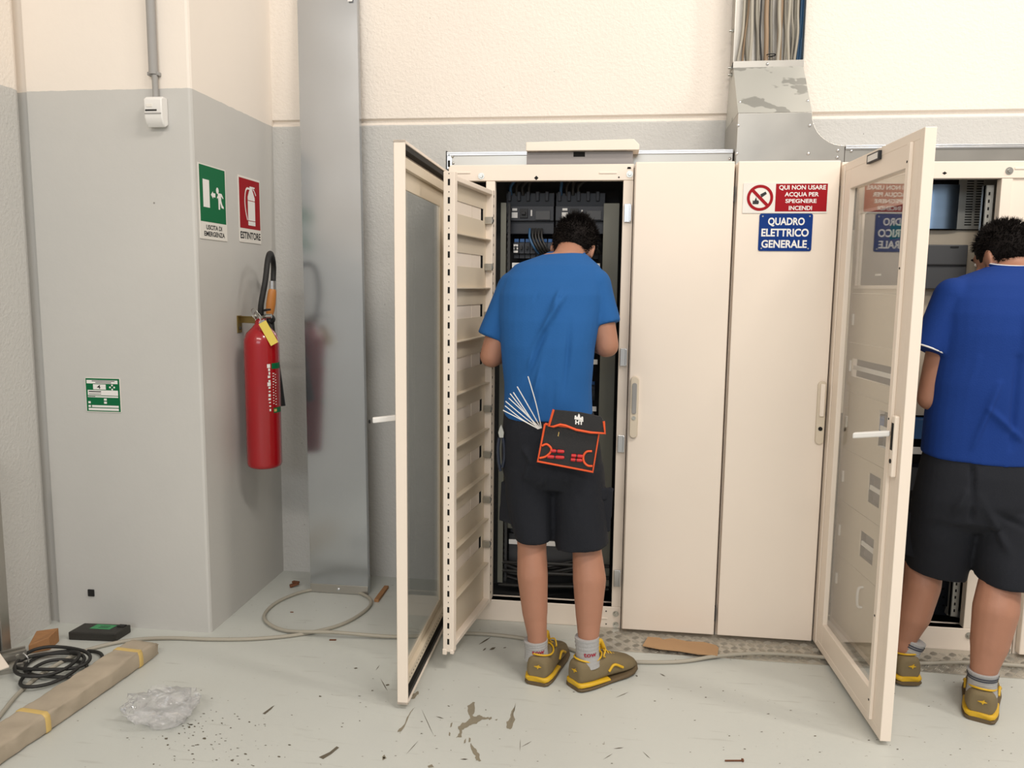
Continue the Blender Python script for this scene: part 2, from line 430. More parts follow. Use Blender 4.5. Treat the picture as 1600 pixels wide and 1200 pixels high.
for i in range(110):
    px, py = random.gauss(330, 60), random.gauss(1150, 28)
    r = random.uniform(0.5, 1.6)
    if py < 1198: chip([(px + r * random.uniform(.5, 2.2) * math.cos(t), py + 0.5 * r * random.uniform(.5, 1.3) * math.sin(t)) for t in [k * 1.05 for k in range(6)]], mi=2)
struct(mb.build('floor', [M['floor'], M['chip'], M['scuff']]))

mb = MB()   # back wall with its horizontal joint
prof = [(WY + .22, 0), (WY, 0), (WY, 2.186), (WY + .002, 2.192), (WY + .016, 2.206), (WY + .016, 2.216), (WY, 2.222), (WY, 4.6), (WY + .22, 4.6)]
mb.loft([[Vector((x, p[0], p[1])) for p in prof] for x in (-2.6, 5.0)])
struct(mb.build('wall_back', M['wall_rough']))
mb = MB()   # pilaster with a small arris
c = 0.012
pp = [(LX + .024, WY + .02), (LX + .024, PFY), (PRX - c, PFY), (PRX - .3 * c, PFY + .3 * c), (PRX, PFY + c), (PRX, WY + .02)]
mb.loft([[Vector((x, y, z)) for x, y in pp] for z in (0, 4.6)])
struct(mb.build('wall_pilaster', M['wall_smooth']))
mb = MB()
pp = [(LX - .2, PFY + .02), (LX - .2, -4), (LX, -4), (LX, PFY - .03), (LX - .006, PFY - .014), (LX - .02, PFY - .008), (LX - .03, PFY + .02)]
mb.loft([[Vector((x, y, z)) for x, y in pp] for z in (0, 4.6)])
struct(mb.build('wall_left', M['wall_rough']))
mb = MB(); mb.box(LX - .03, LX + .03, PFY + .016, PFY + .06, 0, 4.6)
struct(mb.build('trim_1', M['wall_smooth']))

# ------------------------------------------------------------------ cabinets
DZ0, DZ1 = 0.016, 1.943
FY = 3.243
CB = 3.655
def hexbolt(mb, c, n=PY * -1, r=0.012):
    c = Vector(c); mb.cyl(c, c + Vector(n) * .002, r, r, 20); mb.cyl(c + Vector(n) * .002, c + Vector(n) * .008, r * .62, r * .55, 6)
def bolt(c, par, r=0.013, name='bolt'):
    b = MB(); hexbolt(b, c, (0, -1, 0), r); return b.build(name, M['steel'], par, 30)

def closed_cabinet(x0, x1, label, side):
    r = thing('electrical_cabinet', label, 'cabinet', ((x0 + x1) / 2, 3.45, 0), 'closed cabinets')
    b = MB(); b.box(x0 + .001, x1 - .001, FY, CB, 0.0, 1.94); b.build('body', M['cream'], r, bevel=.003)
    b = MB(); b.box(x0 + .004, x1 - .008, 3.205, FY - .004, DZ0, DZ1); d = b.build('door', M['cream'], r, bevel=.004, seg=3)
    hx = x0 + .026 if side < 0 else x1 - .028
    b = MB(); pts = []
    for k in range(24):
        t = 2 * math.pi * k / 24
        pts.append((0.017 * math.cos(t), 0.11 * (1 if math.sin(t) >= 0 else -1) + 0.017 * math.sin(t)))
    b.prism(pts, (hx, 3.205, .968), PX, PZ, -PY, .012)
    h = b.build('handle', M['cream_in'], d, 35, bevel=.003)
    b = MB()
    if side < 0:
        b.prism([(p[0] * .55, p[1] * .5) for p in pts], (hx, 3.193, 1.005), PX, PZ, -PY, .004); b.build('lever', M['grey_p'], h, 35, bevel=.001)
    else:
        b.obox((hx, 3.188, 1.02), PX, PY, PZ, .018, .012, .13); b.build('lever', M['cream'], h, 35, bevel=.003)
    b = MB(); b.cyl((hx, 3.193, .905 if side > 0 else .925), (hx, 3.19, .905 if side > 0 else .925), .008, .008, 16)
    b.build('keyhole', M['steel'] if side < 0 else M['hole'], h, 35)
    b = MB()
    for z in (1.82, .10): b = MB(); b.box(x1 - .0075, x1 - .0005, 3.222, FY, z - .03, z + .03); b.build('hinge', M['dark'], r)
    return r
c2 = closed_cabinet(.074, .466, 'closed narrow cream cabinet without signs, grey lever on its left edge', -1)
c3 = closed_cabinet(.468, .860, 'closed narrow cream cabinet whose door carries the red and blue signs', 1)

# ---- frame shared by the two open cabinets
def open_frame(r, x0, x1, posts, dark):
    b = MB()
    b.box(x0, x1, FY, FY + .035, 1.878, 1.942); b.box(x0, x1, FY, FY + .045, 0, .095)
    b.box(x0, x1, FY + .001, FY + .05, 1.936, 1.942); b.box(x0, x1, FY + .001, FY + .06, .085, .095)
    for (a, c_) in posts: b.box(a, c_, FY + .002, FY + .04, .095, 1.878)
    f = b.build('frame', M['cream'], r, bevel=.0025)
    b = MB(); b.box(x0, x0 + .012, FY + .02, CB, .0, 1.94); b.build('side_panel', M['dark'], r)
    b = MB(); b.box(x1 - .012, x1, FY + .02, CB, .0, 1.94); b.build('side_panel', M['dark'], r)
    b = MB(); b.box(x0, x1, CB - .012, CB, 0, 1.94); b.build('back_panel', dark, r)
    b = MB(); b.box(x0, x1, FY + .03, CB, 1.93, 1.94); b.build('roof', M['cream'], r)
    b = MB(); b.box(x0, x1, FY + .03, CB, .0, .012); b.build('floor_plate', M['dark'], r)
    return f

# ================= left open cabinet
LC = thing('electrical_cabinet', 'open cream switchboard cabinet where the lighter blue shirted man works', 'cabinet', (-.305, 3.45, 0), 'open cabinets')
fr = open_frame(LC, -.68, .072, [(-.68, -.655), (-.525, -.487), (.032, .072)], M['dark'])
for p in ((752, 275), (984, 272)): q = ony(*p, FY); bolt(q, LC)
for p in ((962, 959), (962, 976)): q = ony(*p, FY); bolt(q, LC)
for p, s in (((838, 278), .009), ((967, 277), .004), ((947, 955), .004), ((947, 975), .004)):
    b = MB(); q = ony(*p, FY - .0006); b.poly([(0, s), (s, 0), (0, -s), (-s, 0)], q, PX, PZ); b.build('punched_hole', M['hole'], fr)
b = MB(); q = ony(983, 264, FY - .0006); b.poly([(-.008, 0), (.008, 0), (.006, .008), (-.006, .008)], q, PX, PZ); b.build('punched_hole', M['hole'], fr)
for a, w_ in ((ony(950, 270, FY - .001), .07), (ony(722, 270, FY - .001), .07), (ony(940, 966, FY - .001), .05)):
    b = MB(); b.obox(a, PX, PY, PZ, w_, .004, .007); b.build('pressed_rib', M['cream'], fr, bevel=.0015)
for py in (333, 558, 693, 903):
    q = ony(980 - (py - 333) * .0285, py, FY); b = MB()
    b.obox(q + Vector((0.001, -.004, 0)), PX, PY, PZ, .026, .008, .072); b.obox(q + Vector((.012, -.009, 0)), PX, PY, PZ, .007, .016, .066)
    b.build('hinge', M['zinc_bright'], LC, bevel=.001)
# inside
def dup(o, parent, dx=0, dz=0):
    c_ = o.copy(); COL.objects.link(c_); c_.parent = parent; c_.location = o.location + Vector((dx, 0, dz))
    for g in list(o.children):
        d = g.copy(); COL.objects.link(d); d.parent = c_
    return c_
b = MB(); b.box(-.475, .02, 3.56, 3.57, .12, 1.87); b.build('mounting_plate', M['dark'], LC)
b = MB(); b.box(-.045, .020, 3.36, 3.365, .14, 1.80); b.box(.014, .020, 3.365, 3.6, .14, 1.80); b.build('cable_cover', M['grey_plate'], LC, bevel=.001)
b = MB(); b.box(-.475, -.452, 3.33, 3.335, .14, 1.80); b.box(-.475, -.47, 3.335, 3.6, .14, 1.80); b.build('cable_cover', M['grey_plate'], LC, bevel=.001)
b = MB()
for k in range(60): b.box(-.449, -.445, 3.352, 3.356, .25 + k * .026, .262 + k * .026)
b.box(-.448, -.438, 3.356, 3.37, .14, 1.80); b.build('slotted_rail', M['dark'], LC)
def mccb(px0, px1):
    a = ony(px0, 330, 3.40); c_ = ony(px1, 330, 3.40); x0, x1 = a.x, c_.x
    zt = ony(px0, 312, 3.40).z; zm1 = ony(px0, 345, 3.40).z; zb = ony(px0, 365, 3.40).z; zf1 = ony(px0, 322, 3.40).z
    b = MB(); b.box(x0, x1 - .002, 3.42, 3.55, zb, zt + .03); b.box(x0, x1 - .002, 3.40, 3.43, zm1, zf1)
    for k in range(5): b.box(x0 + .008 + k * (x1 - x0) / 5.2, x0 + .022 + k * (x1 - x0) / 5.2, 3.405, 3.43, zt - .005, zt + .035)
    o = b.build('circuit_breaker', M['breaker'], LC, bevel=.002)
    w = x1 - x0
    for q_ in ((.13, .25, .012, .035), (.14, .24, .042, .052), (.52, .55, .02, .045)):
        b = MB(); b.box(x0 + w * q_[0], x0 + w * q_[1], 3.395, 3.401, zm1 + q_[2], zm1 + q_[3]); b.build('rating_label', M['white'], o)
    b = MB(); b.box(x0 + w * .62, x0 + w * .92, 3.394, 3.401, zm1 + .004, zm1 + .042); b.build('display_window', M['breaker2'], o, bevel=.001)
    b = MB(); b.box(x0 + w * .30, x0 + w * .46, 3.392, 3.401, zm1 + .012, zm1 + .05); b.box(x0 + w * .34, x0 + w * .42, 3.378, 3.393, zm1 + .025, zm1 + .037); b.build('toggle', M['black'], o, bevel=.001)
    return x0, x1, zt
ms = [mccb(790, 866), mccb(868, 946)]
for (x0, x1, zt) in ms:
    for k in range(4):
        x = x0 + .02 + k * .026; b = MB()
        b.tube([(x, 3.415, zt + .02), (x + .002, 3.41, zt + .06), (x + random.uniform(-.02, .05) + .01 * k, 3.44, zt + .11), (x + random.uniform(.0, .10), 3.50, 1.93)], .0065, 8)
        b.build('wire', M['cable_b'] if k == 0 else M['cable_k'], LC, 60)
    for k in range(5):
        x = x0 + .105 + k * .013; b = MB(); z = ony(840, 350, 3.40).z
        b.tube([(x, 3.40, z - .02), (x + .003, 3.375, z - .06), (x + .022, 3.37, z - .10), (x + .04, 3.40, z - .125)], .005, 8)
        b.build('wire', M['cable_b'] if k in (0,) else M['cable_k'], LC, 60)
# modular breaker rows
rows = []
for i in range(7):
    rows.append(ony(800, 388, 3.40).z - i * .205)
zr = rows[0]
b = MB(); b.box(-.43, -.407, 3.43, 3.54, zr - .042, zr + .028); b.box(-.43, -.407, 3.41, 3.44, zr - .022, zr + .022)
proto = b.build('modular_breaker', M['breaker'], LC, bevel=.0012)
b = MB(); b.box(-.428, -.409, 3.428, 3.445, zr + .0285, zr + .042); b.build('terminal_cap', M['blue_p'], proto)
b = MB(); b.box(-.4225, -.4145, 3.392, 3.411, zr - .004, zr + .010); b.build('toggle', M['black'], proto)
first = True
for i, z in enumerate(rows):
    if i in (5,): continue
    for k in range(15):
        if i == 0 and k == 0: continue
        dup(proto, LC, k * .0245, z - zr)
for i, z in enumerate(rows):
    b = MB(); b.box(-.432, -.055, 3.385, 3.392, z - .083, z - .062); o = b.build('label_rail', M['white'], LC, bevel=.001)
    if i == 0:
        b = MB(); b.text('0 1 2 3 4 5 6', .09, .008, (-.36, 3.3845, z - .076), PX, PZ); b.build('lettering', M['print_black'], o)
        b = MB(); b.cyl((-.418, 3.386, z - .072), (-.418, 3.384, z - .072), .004); b.build('screw', M['steel'], o)
b = MB()
z = rows[0]; 
for k in range(3): b.box(-.428, -.409, 3.404, 3.409, z - .018 + k * .013, z - .009 + k * .013)
b.build('rating_label', M['white'], LC)
b = MB(); b.box(-.445, -.045, 3.40, 3.44, .37, .40)
for k in range(26): b.box(-.44 + k * .0153, -.43 + k * .0153, 3.395, 3.40, .375, .402)
b.build('slotted_trunking', M['grey_plate'], LC)
b = MB(); b.box(-.44, -.05, 3.45, 3.46, .20, .33); b.build('blank_plate', M['breaker2'], LC, bevel=.001)
random.seed(3)
for k in range(9):
    z = .115 + k * .012; y = 3.34 + (k % 4) * .045; b = MB()
    b.tube([(-.47, y, z + random.uniform(0, .05)), (-.3, y - .02, z + random.uniform(0, .04)), (-.1, y + .02, z + random.uniform(0, .04)), (.02, y, z + random.uniform(0, .03))], .008, 8)
    b.build('supply_wire', M['cable_k'], LC, 60)

# glazed door of the left cabinet (opened square to the front)
H = Vector((-.664, 3.236, 0)); T_ = Vector((-.660, 2.476, 0))
dv = (T_ - H); DL = dv.length; dv.normalize(); nv = Vector((-dv.y, dv.x, 0))   # nv points to +x (inner face)
if nv.x < 0: nv = -nv
fm = Matrix(((dv.x, nv.x, 0, H.x), (dv.y, nv.y, 0, H.y), (0, 0, 1, 0), (0, 0, 0, 1)))
z0, z1 = .018, 1.905
def door_frame(b, s0, s1, t0, t1, z0, z1, ws0, ws1, wz0, wz1):
    b.box(s0, s0 + ws0, t0, t1, z0, z1); b.box(s1 - ws1, s1, t0, t1, z0, z1)
    b.box(s0 + ws0, s1 - ws1, t0, t1, z0, z0 + wz0); b.box(s0 + ws0, s1 - ws1, t0, t1, z1 - wz1, z1)
b = MB(); b.T = fm
door_frame(b, 0, DL, -.037, -.034, z0, z1, .06, .06, .10, .10)
b.box(0, .012, -.037, 0, z0, z1); b.box(DL - .010, DL, -.037, 0, z0, z1); b.box(0, DL, -.037, 0, z0, z0 + .010); b.box(0, DL, -.037, 0, z1 - .010, z1)
ld = b.build('glazed_door', M['cream'], LC, bevel=.0015)
b = MB(); b.T = fm
door_frame(b, .0125, DL - .0105, -.034, -.004, z0 + .011, z1 - .011, .008, .008, .016, .016)
b.build('gasket', M['rubber'], ld)
b = MB(); b.T = fm
door_frame(b, .03, DL - .025, -.034, -.012, z0 + .045, z1 - .045, .035, .02, .035, .035)
door_frame(b, .065, DL - .045, -.034, -.028, z0 + .08, z1 - .08, .04, .01, .03, .06)
inf = b.build('inner_frame', M['cream_in'], ld, bevel=.001)
b = MB(); b.T = fm
for k in range(62):
    z = z0 + .07 + k * .0285
    b.box(.045, .049, -.0121, -.0115, z, z + .006)
for k in range(24):
    s = .08 + k * .026
    b.box(s, s + .006, -.0121, -.0115, z0 + .06, z0 + .064)
b.build('punched_hole', M['hole'], inf)
b = MB(); b.T = fm; b.box(.055, DL - .03, -.0335, -.029, z0 + .09, z1 - .09); b.build('glass_pane', M['glass'], ld)
b = MB(); b.T = fm
b.box(DL - .085, DL - .055, -.052, -.037, .825, 1.055); hd = b.build('handle', M['cream_in'], ld, bevel=.004)
b = MB(); b.T = fm
b.obox((DL - .05, -.085, 1.005), (.35, -1, -.1), (1, .35, 0), PZ, .085, .020, .018); b.build('lever', M['white'], hd, bevel=.003)
b = MB(); b.T = fm
b.cyl((DL - .015, -.127, 1.0), (DL - .013, -.130, 1.0), .006, .006, 12); b.build('keyhole', M['hole'], hd)
b = MB(); b.T = fm
for z in (.11, .95, 1.25, 1.75): b.box(DL - .0101, DL - .009, -.006, -.0005, z, z + .03)
b.build('latch', M['dark'], ld)

# inner panel door
H2 = Vector((-.487, 3.232, 0)); T2 = Vector((-.556, 2.752, 0))
dv = (T2 - H2); PL = dv.length; dv.normalize(); nv = Vector((-dv.y, dv.x, 0))
if nv.x < 0: nv = -nv
fp = Matrix(((dv.x, nv.x, 0, H2.x), (dv.y, nv.y, 0, H2.y), (0, 0, 1, 0), (0, 0, 0, 1)))
pz0, pz1 = .082, 1.848
b = MB(); b.T = fp
b.box(PL - .03, PL, -.042, 0, pz0, pz1)          # tip post
b.box(0, .024, -.04, 0, pz0 + .01, pz1 - .01)
b.box(.024, PL - .03, -.038, -.002, pz0 + .012, pz0 + .03); b.box(.024, PL - .03, -.038, -.002, pz1 - .03, pz1 - .012)
b.box(PL - .012, PL + .002, -.044, -.028, pz0 - .012, pz0 + .01); b.box(PL - .012, PL + .002, -.014, 0, pz0 - .006, pz0 + .01)
ip = b.build('inner_panel_door', M['cream'], LC, bevel=.002)
b = MB(); b.T = fp
for k in range(29):
    z = pz0 + .03 + k * .0625
    b.box(PL, PL + .0006, -.025, -.017, z, z + .022); b.box(PL, PL + .0006, -.0225, -.0195, z + .038, z + .042)
for k in range(44):
    z = pz0 + .05 + k * .039
    b.box(.008, .013, -.0005, .0006, z, z + .01)
b.build('punched_slot', M['hole'], ip)
lips = [1.64, 1.445, 1.25, 1.055, .86, .665, .47, .275]
tops = [1.82] + lips[:-1]
for i, zl in enumerate(lips):
    zt = tops[i]; h = zt - zl
    b = MB(); b.T = fp
    w0, w1 = zl + h * .40, zl + h * .66
    b.box(.024, PL - .03, -.03, -.028, w1, zt - .002); b.box(.024, PL - .03, -.03, -.028, zl, w0)
    b.box(.024, .06, -.03, -.028, w0, w1); b.box(PL - .045, PL - .03, -.03, -.028, w0, w1)
    b.box(.026, PL - .03, -.028, -.006, zl - .004, zl)
    p = b.build('front_plate', M['cream_in'], ip)
    b = MB(); b.T = fp
    b.box(.20, PL - .045, -.036, -.031, w0 - .004, w1 + .004); b.box(.085, .195, -.036, -.031, w0 - .004, w1 + .004)
    b.build('blanking_strip', M['cream'], p)
    b = MB(); b.T = fp
    b.obox((.035, -.012, (w0 + w1) / 2 - .02), PX, PY, PZ, .014, .03, .028); b.obox((.028, .0015, (w0 + w1) / 2 - .02), PX, PY, PZ, .018, .006, .012)
    b.build('quarter_turn_lock', M['steel'], p, bevel=.001)
    b = MB(); b.T = fp; b.obox((PL - .04, -.02, w1 - .012), PX, PY, PZ, .012, .012, .012); b.build('plate_clip', M['steel'], p, bevel=.001)
b = MB(); b.T = fp; b.box(.024, PL - .03, -.03, -.028, pz0 + .02, .272); b.build('front_plate', M['cream_in'], ip)

# ================= right open cabinet
RC = thing('electrical_cabinet', 'open cream switchboard cabinet at right where the darker blue shirted man works', 'cabinet', (1.255, 3.45, 0), 'open cabinets')
fr = open_frame(RC, .866, 1.638, [(.866, .905), (1.449, 1.489), (1.612, 1.638)], M['dark'])
for p in ((1577, 267), (1514, 993), (1573, 1016)): bolt(ony(*p, FY), RC, .014)
b = MB()
q = ony(1476, 270.5, FY - .0006); b.poly([(0, .006), (.009, 0), (0, -.006), (-.009, 0)], q, PX, PZ)
b.build('punched_hole', M['hole'], fr)
b = MB(); b.box(1.489, 1.612, FY + .008, FY + .012, .095, 1.878); b.build('side_cover', M['cream'], RC)
b = MB(); b.obox(ony(1599, 263, FY - .001), PX, PY, PZ, .06, .004, .008); b.build('pressed_rib', M['cream'], fr, bevel=.0015)
# vented plate, shiny plate and big breaker inside
YI = 3.45
xa, xb = ony(1497, 310, YI).x, ony(1556, 310, YI).x; zt, zb_ = 1.90, ony(1500, 358, YI).z
b = MB(); b.box(xa, xb, YI, YI + .004, zb_, zt); vp = b.build('vented_plate', M['galv_dull'], RC)
b = MB()
for k in range(18):
    for px in (1517, 1532):
        q = ony(px - k * .30, 283 + k * 4.02, YI - .0006); b.obox(q, PX, PY, PZ, .026, .001, .0045)
b.build('vent_slot', M['hole'], vp)
for px, py in ((1549, 309), (1546, 346)):
    b = MB(); q = ony(px, py, YI); b.cyl(q, q - PY * .003, .005); b.build('screw', M['zinc_bright'], vp, 40)
xs = ony(1440, 310, YI - .02).x
b = MB()
n = 14
for j in range(n + 1): pass
prof = [(xs + (xa - xs) * t, YI - .02 + .03 * (2 * t - 1) ** 2 * .4) for t in [j / n for j in range(n + 1)]]
b.loft([[Vector((x, y, z)) for x, y in prof] + [Vector((x, y + .003, z)) for x, y in prof[::-1]] for z in (zb_, 1.88)])
b.build('shiny_plate', mat('zinc_window_reflection', (150, 176, 205), 0.28, 1.0, var=0.08, nscale=4, stretch=(1, 1, 6)), RC, 40)  # bluish window reflection is put into the zinc's base colour
b = MB(); b.box(.90, 1.48, YI + .02, YI + .024, .93, zb_ - .003); lp = b.build('front_plate', M['cream_in'], RC)
a, c_ = ony(1452, 383, YI), ony(1502, 452, YI)
b = MB(); b.box(a.x - .12, c_.x, YI - .035, YI + .06, c_.z, a.z); bb = b.build('main_breaker', M['breaker2'], RC, bevel=.004)
b = MB(); q = ony(1490, 386, YI - .036); b.box(q.x - .012, q.x + .02, YI - .037, YI - .034, q.z - .004, q.z + .003); b.build('rating_label', M['black'], bb)
b = MB(); b.box(a.x - .11, c_.x - .005, YI - .042, YI - .034, c_.z + .095, c_.z + .10); b.build('seam', M['black'], bb)
# slotted upright and lower parts seen between the legs
b = MB()
xq = 1.419
b.box(xq, xq + .03, 3.30, 3.32, .12, 1.86); b.box(xq, xq + .004, 3.30, 3.335, .12, 1.86); up_ = b.build('slotted_upright', M['galv_dull'], RC, bevel=.001)
b = MB()
for k in range(60): b.box(xq + .011, xq + .017, 3.299, 3.2995, .14 + k * .0285, .152 + k * .0285)
b.build('punched_slot', M['hole'], up_)
for px, py in ((1488, 890), (1492, 957)):
    q = ony(px, py, 3.36); b = MB(); b.obox(q, (1, 0, -.2), PY, (.2, 0, 1), .07, .03, .03); b.tube([q + Vector((.02, 0, -.01)), q + Vector((.05, -.02, -.05)), q + Vector((.065, -.03, -.09))], .009, 8)
    b.cyl(q + Vector((0, -.015, 0)), q + Vector((0, -.022, 0)), .008, .007, 8)
    b.build('bracket', M['galv_dull'], RC, bevel=.002)
a, c_ = ony(1452, 902, 3.42), ony(1483, 962, 3.42)
b = MB(); b.box(a.x - .1, c_.x, 3.42, 3.55, c_.z, a.z); p = b.build('terminal_block', M['breaker'], RC, bevel=.002)
b = MB()
for k in range(3): q = ony(1474, 920 + k * 13, 3.4195); b.cyl(q, q - PY * .001, .005)
b.build('punched_hole', M['hole'], p)
b = MB(); b.box(1.05, 1.40, 3.40, 3.5, .62, .72); b.build('terminal_block', M['breaker'], RC, bevel=.002)
b = MB(); b.box(1.05, 1.40, 3.38, 3.385, .78, .81); b.build('label_rail', M['white'], RC, bevel=.001)
b = MB(); b.box(1.05, 1.40, 3.40, 3.5, .84, .92); b.build('terminal_block', M['blue_p'], RC, bevel=.002)

# glazed door of the right cabinet (outer face towards the camera)
H3 = Vector((.858, 3.222, 0)); T3 = Vector((.890, 2.487, 0))
dv = (T3 - H3); RL = dv.length; dv.normalize(); nv = Vector((-dv.y, dv.x, 0))
if nv.x > 0: nv = -nv                         # nv points outwards, towards -x
fd = Matrix(((dv.x, nv.x, 0, H3.x), (dv.y, nv.y, 0, H3.y), (0, 0, 1, 0), (0, 0, 0, 1)))
z0, z1 = .017, 1.926
b = MB(); b.T = fd
door_frame(b, 0, RL, -.034, 0, z0, z1, .05, .03, .03, .03)
b.box(.05, .115, -.02, -.001, z0, z1); b.box(.635, RL - .03, -.02, -.001, z0, z1); b.box(.115, .635, -.02, -.001, z0, z0 + .115); b.box(.115, .635, -.02, -.001, z1 - .10, z1)
b.box(.637, .662, -.001, .010, z0 + .03, z1 - .03)
b.box(.045, .052, -.001, .003, z0 + .01, z1 - .01)
rd = b.build('glazed_door', M['cream'], RC, bevel=.002)
b = MB(); b.T = fd; b.box(.10, .64, -.019, -.0175, z0 + .10, z1 - .09); b.build('glass_pane', glass_mat('door_glass', (.96, .965, .96), 1.95), rd)
b = MB(); b.T = fd; b.box(.685, .712, 0, .016, .875, 1.068); hd = b.build('handle', M['cream'], rd, bevel=.005, seg=3)
b = MB(); b.T = fd; b.obox((.655, .062, 1.0), (-.62, 1.0, -.22), (1, .62, 0), PZ, .11, .022, .018); b.build('lever', M['white'], hd, bevel=.004)
b = MB(); b.T = fd; b.cyl((.699, .016, .925), (.699, .018, .925), .007, .007, 14); b.build('keyhole', M['hole'], hd)
b = MB(); b.T = fd; b.box(.69, .706, .0161, .0168, .96, 1.045); b.build('lever_recess', M['hole'], hd)
b = MB(); b.T = fd; b.box(.30, .41, 0, .010, 1.885, 1.915); lb = b.build('label_holder', M['black'], rd, bevel=.001)
b = MB(); b.T = fd; b.box(.31, .40, .010, .0106, 1.890, 1.910); b.build('label_card', M['white'], lb)
b = MB(); b.T = fd
for z in (.11, .40, 1.05, 1.52, 1.84): b.cyl((.648, .010, z), (.648, .0108, z), .004, .004, 10)
b.build('screw_hole', M['hole'], rd)
b = MB(); b.T = fd
for z in (.20, 1.80): b.box(-.012, .0, -.03, -.004, z - .03, z + .03)
b.build('hinge', M['dark'], rd)

# its inner panel door behind the glass
H4 = Vector((.925, 3.236, 0)); T4 = Vector((.972, 2.735, 0))
dv = (T4 - H4); QL = dv.length; dv.normalize(); nv = Vector((-dv.y, dv.x, 0))
if nv.x > 0: nv = -nv
fq = Matrix(((dv.x, nv.x, 0, H4.x), (dv.y, nv.y, 0, H4.y), (0, 0, 1, 0), (0, 0, 0, 1)))
b = MB(); b.T = fq
door_frame(b, 0, QL, -.035, 0, .10, 1.86, .022, .022, .02, .02)
iq = b.build('inner_panel_door', M['cream'], RC, bevel=.002)
zs = [1.84, 1.44, 1.25, 1.06, .83, .62, .40, .12]
cuts = {0: (.06, .44, 1.47, 1.74), 2: (.06, .44, 1.12, 1.19), 3: (.33, .40, .90, 1.03), 4: (.28, .38, .68, .79), 5: (.24, .36, .46, .56)}
for i in range(len(zs) - 1):
    za, zb2 = zs[i] - .001, zs[i + 1] + .001
    b = MB(); b.T = fq
    if i in cuts:
        s0, s1, c0, c1 = cuts[i]
        b.box(.022, s0, -.004, 0, zb2, za); b.box(s1, QL - .022, -.004, 0, zb2, za); b.box(s0, s1, -.004, 0, zb2, c0); b.box(s0, s1, -.004, 0, c1, za)
    else: b.box(.022, QL - .022, -.004, 0, zb2, za)
    p = b.build('front_plate', M['cream_in'], iq)
    if i == 0:
        b = MB(); b.T = fq; door_frame(b, s0 - .012, s1 + .012, 0, .008, c0 - .012, c1 + .012, .012, .012, .012, .012); b.build('cutout_trim', M['cream'], p)
        b = MB(); b.T = fq; b.box(s0, s1, -.05, -.012, c0, c1); dv_ = b.build('meter_panel', M['breaker2'], p, bevel=.002)
        b = MB(); b.T = fq; b.box(.29, .40, -.012, -.0112, 1.63, 1.68); b.build('green_patch', M['sign_green'], dv_)  # flat green patch on the dark device panel
        b = MB(); b.T = fq; b.box(.19, .24, -.012, -.0112, 1.505, 1.512); b.build('white_mark', M['white'], dv_)
    if i in (2, 3, 4, 5):
        b = MB(); b.T = fq; b.box(s0, s1, -.03, -.02, c0, c1); b.build('cutout_backing', M['breaker2'], p)
        b = MB(); b.T = fq; m_ = (c0 + c1) / 2; b.box(s0, s1, -.012, -.006, m_ - .008, m_ + .008); b.build('blanking_strip', M['white'], p)
for i, z in enumerate((.30, .50, .72, .94, 1.16, 1.34, 1.56)):
    b = MB(); b.T = fq; b.box(.045, .058, 0, .008, z - .022, z + .022); b.build('quarter_turn_lock', M['white'], iq, bevel=.002)
b = MB(); b.T = fq; b.tube([(.30, .001, .36), (.30, .018, .35), (.30, .018, .29), (.30, .001, .28)], .005, 8); b.build('pull_handle', M['white'], iq, 50)

# far right: the next cabinet, mostly out of the picture
r = thing('electrical_cabinet', 'cream cabinet door edge cut off at the right border of the photo', 'cabinet', (1.85, 3.45, 0))
b = MB(); b.box(1.642, 2.05, FY, CB, 0, 1.94); b.build('body', M['cream'], r, bevel=.003)
b = MB(); b.box(1.648, 2.045, 3.205, FY - .004, DZ0, DZ1); b.build('door', M['cream'], r, bevel=.004)

# ------------------------------------------------------------------ cable ducts above the cabinets
def screws(pts, par, y, m='zinc_bright', r=.006, name='screw'):
    for px, py in pts:
        q = ony(px, py, y); b = MB(); b.lathe([(r, 0), (r, .002), (r * .6, .004), (.0001, .005)], q, (0, -1, 0), 12); b.build(name, M[m], par, 50)
DY = 3.30
r = thing('cable_duct', 'wide grey sheet metal riser duct with curved elbow above the middle cabinets', 'cable duct', (.62, 3.5, 1.945))
arc = [(.757 + .128 * (1 - math.cos(t)), 2.142 - .128 * math.sin(t)) for t in [R_(90) * k / 10 for k in range(11)]]
P = [(.475, 1.945), (.475, 2.142)] + arc + [(.888, 2.012), (.888, 1.945)]
b = MB(); b.prism(P, (0, DY, 0), PX, PZ, PY, .36); b.build('elbow_box', M['galv'], r, bevel=.001)
zt = 2.39
b = MB(); b.loft([[Vector((.475, DY - .001, 2.143)), Vector((.757, DY - .001, 2.143)), Vector((.757, 3.66, 2.143)), Vector((.475, 3.66, 2.143))],
                  [Vector((.486, 3.575, zt)), Vector((.774, 3.575, zt)), Vector((.774, 3.66, zt)), Vector((.486, 3.66, zt))]])
sm = mat('patchy_galvanised', (188, 188, 181), 0.45, 0.35, var=0.05)
nt = sm.node_tree; bs = nt.nodes['Principled BSDF']
vn = nt.nodes.new('ShaderNodeTexNoise'); vn.inputs['Scale'].default_value = 7.5; vn.inputs['Detail'].default_value = 3
tcn = nt.nodes.new('ShaderNodeTexCoord'); nt.links.new(tcn.outputs['Object'], vn.inputs['Vector'])
rg = nt.nodes.new('ShaderNodeMapRange'); rg.inputs['From Min'].default_value = .56; rg.inputs['From Max'].default_value = .58
nt.links.new(vn.outputs['Fac'], rg.inputs['Value'])
mxn = nt.nodes.new('ShaderNodeMix'); mxn.data_type = 'RGBA'; mxn.inputs['B'].default_value = lin((150, 150, 144))
old = bs.inputs['Base Color'].links[0].from_socket
nt.links.new(old, mxn.inputs['A']); nt.links.new(rg.outputs[0], mxn.inputs['Factor']); nt.links.new(mxn.outputs['Result'], bs.inputs['Base Color'])
b.build('sloping_cover', sm, r, bevel=.001)
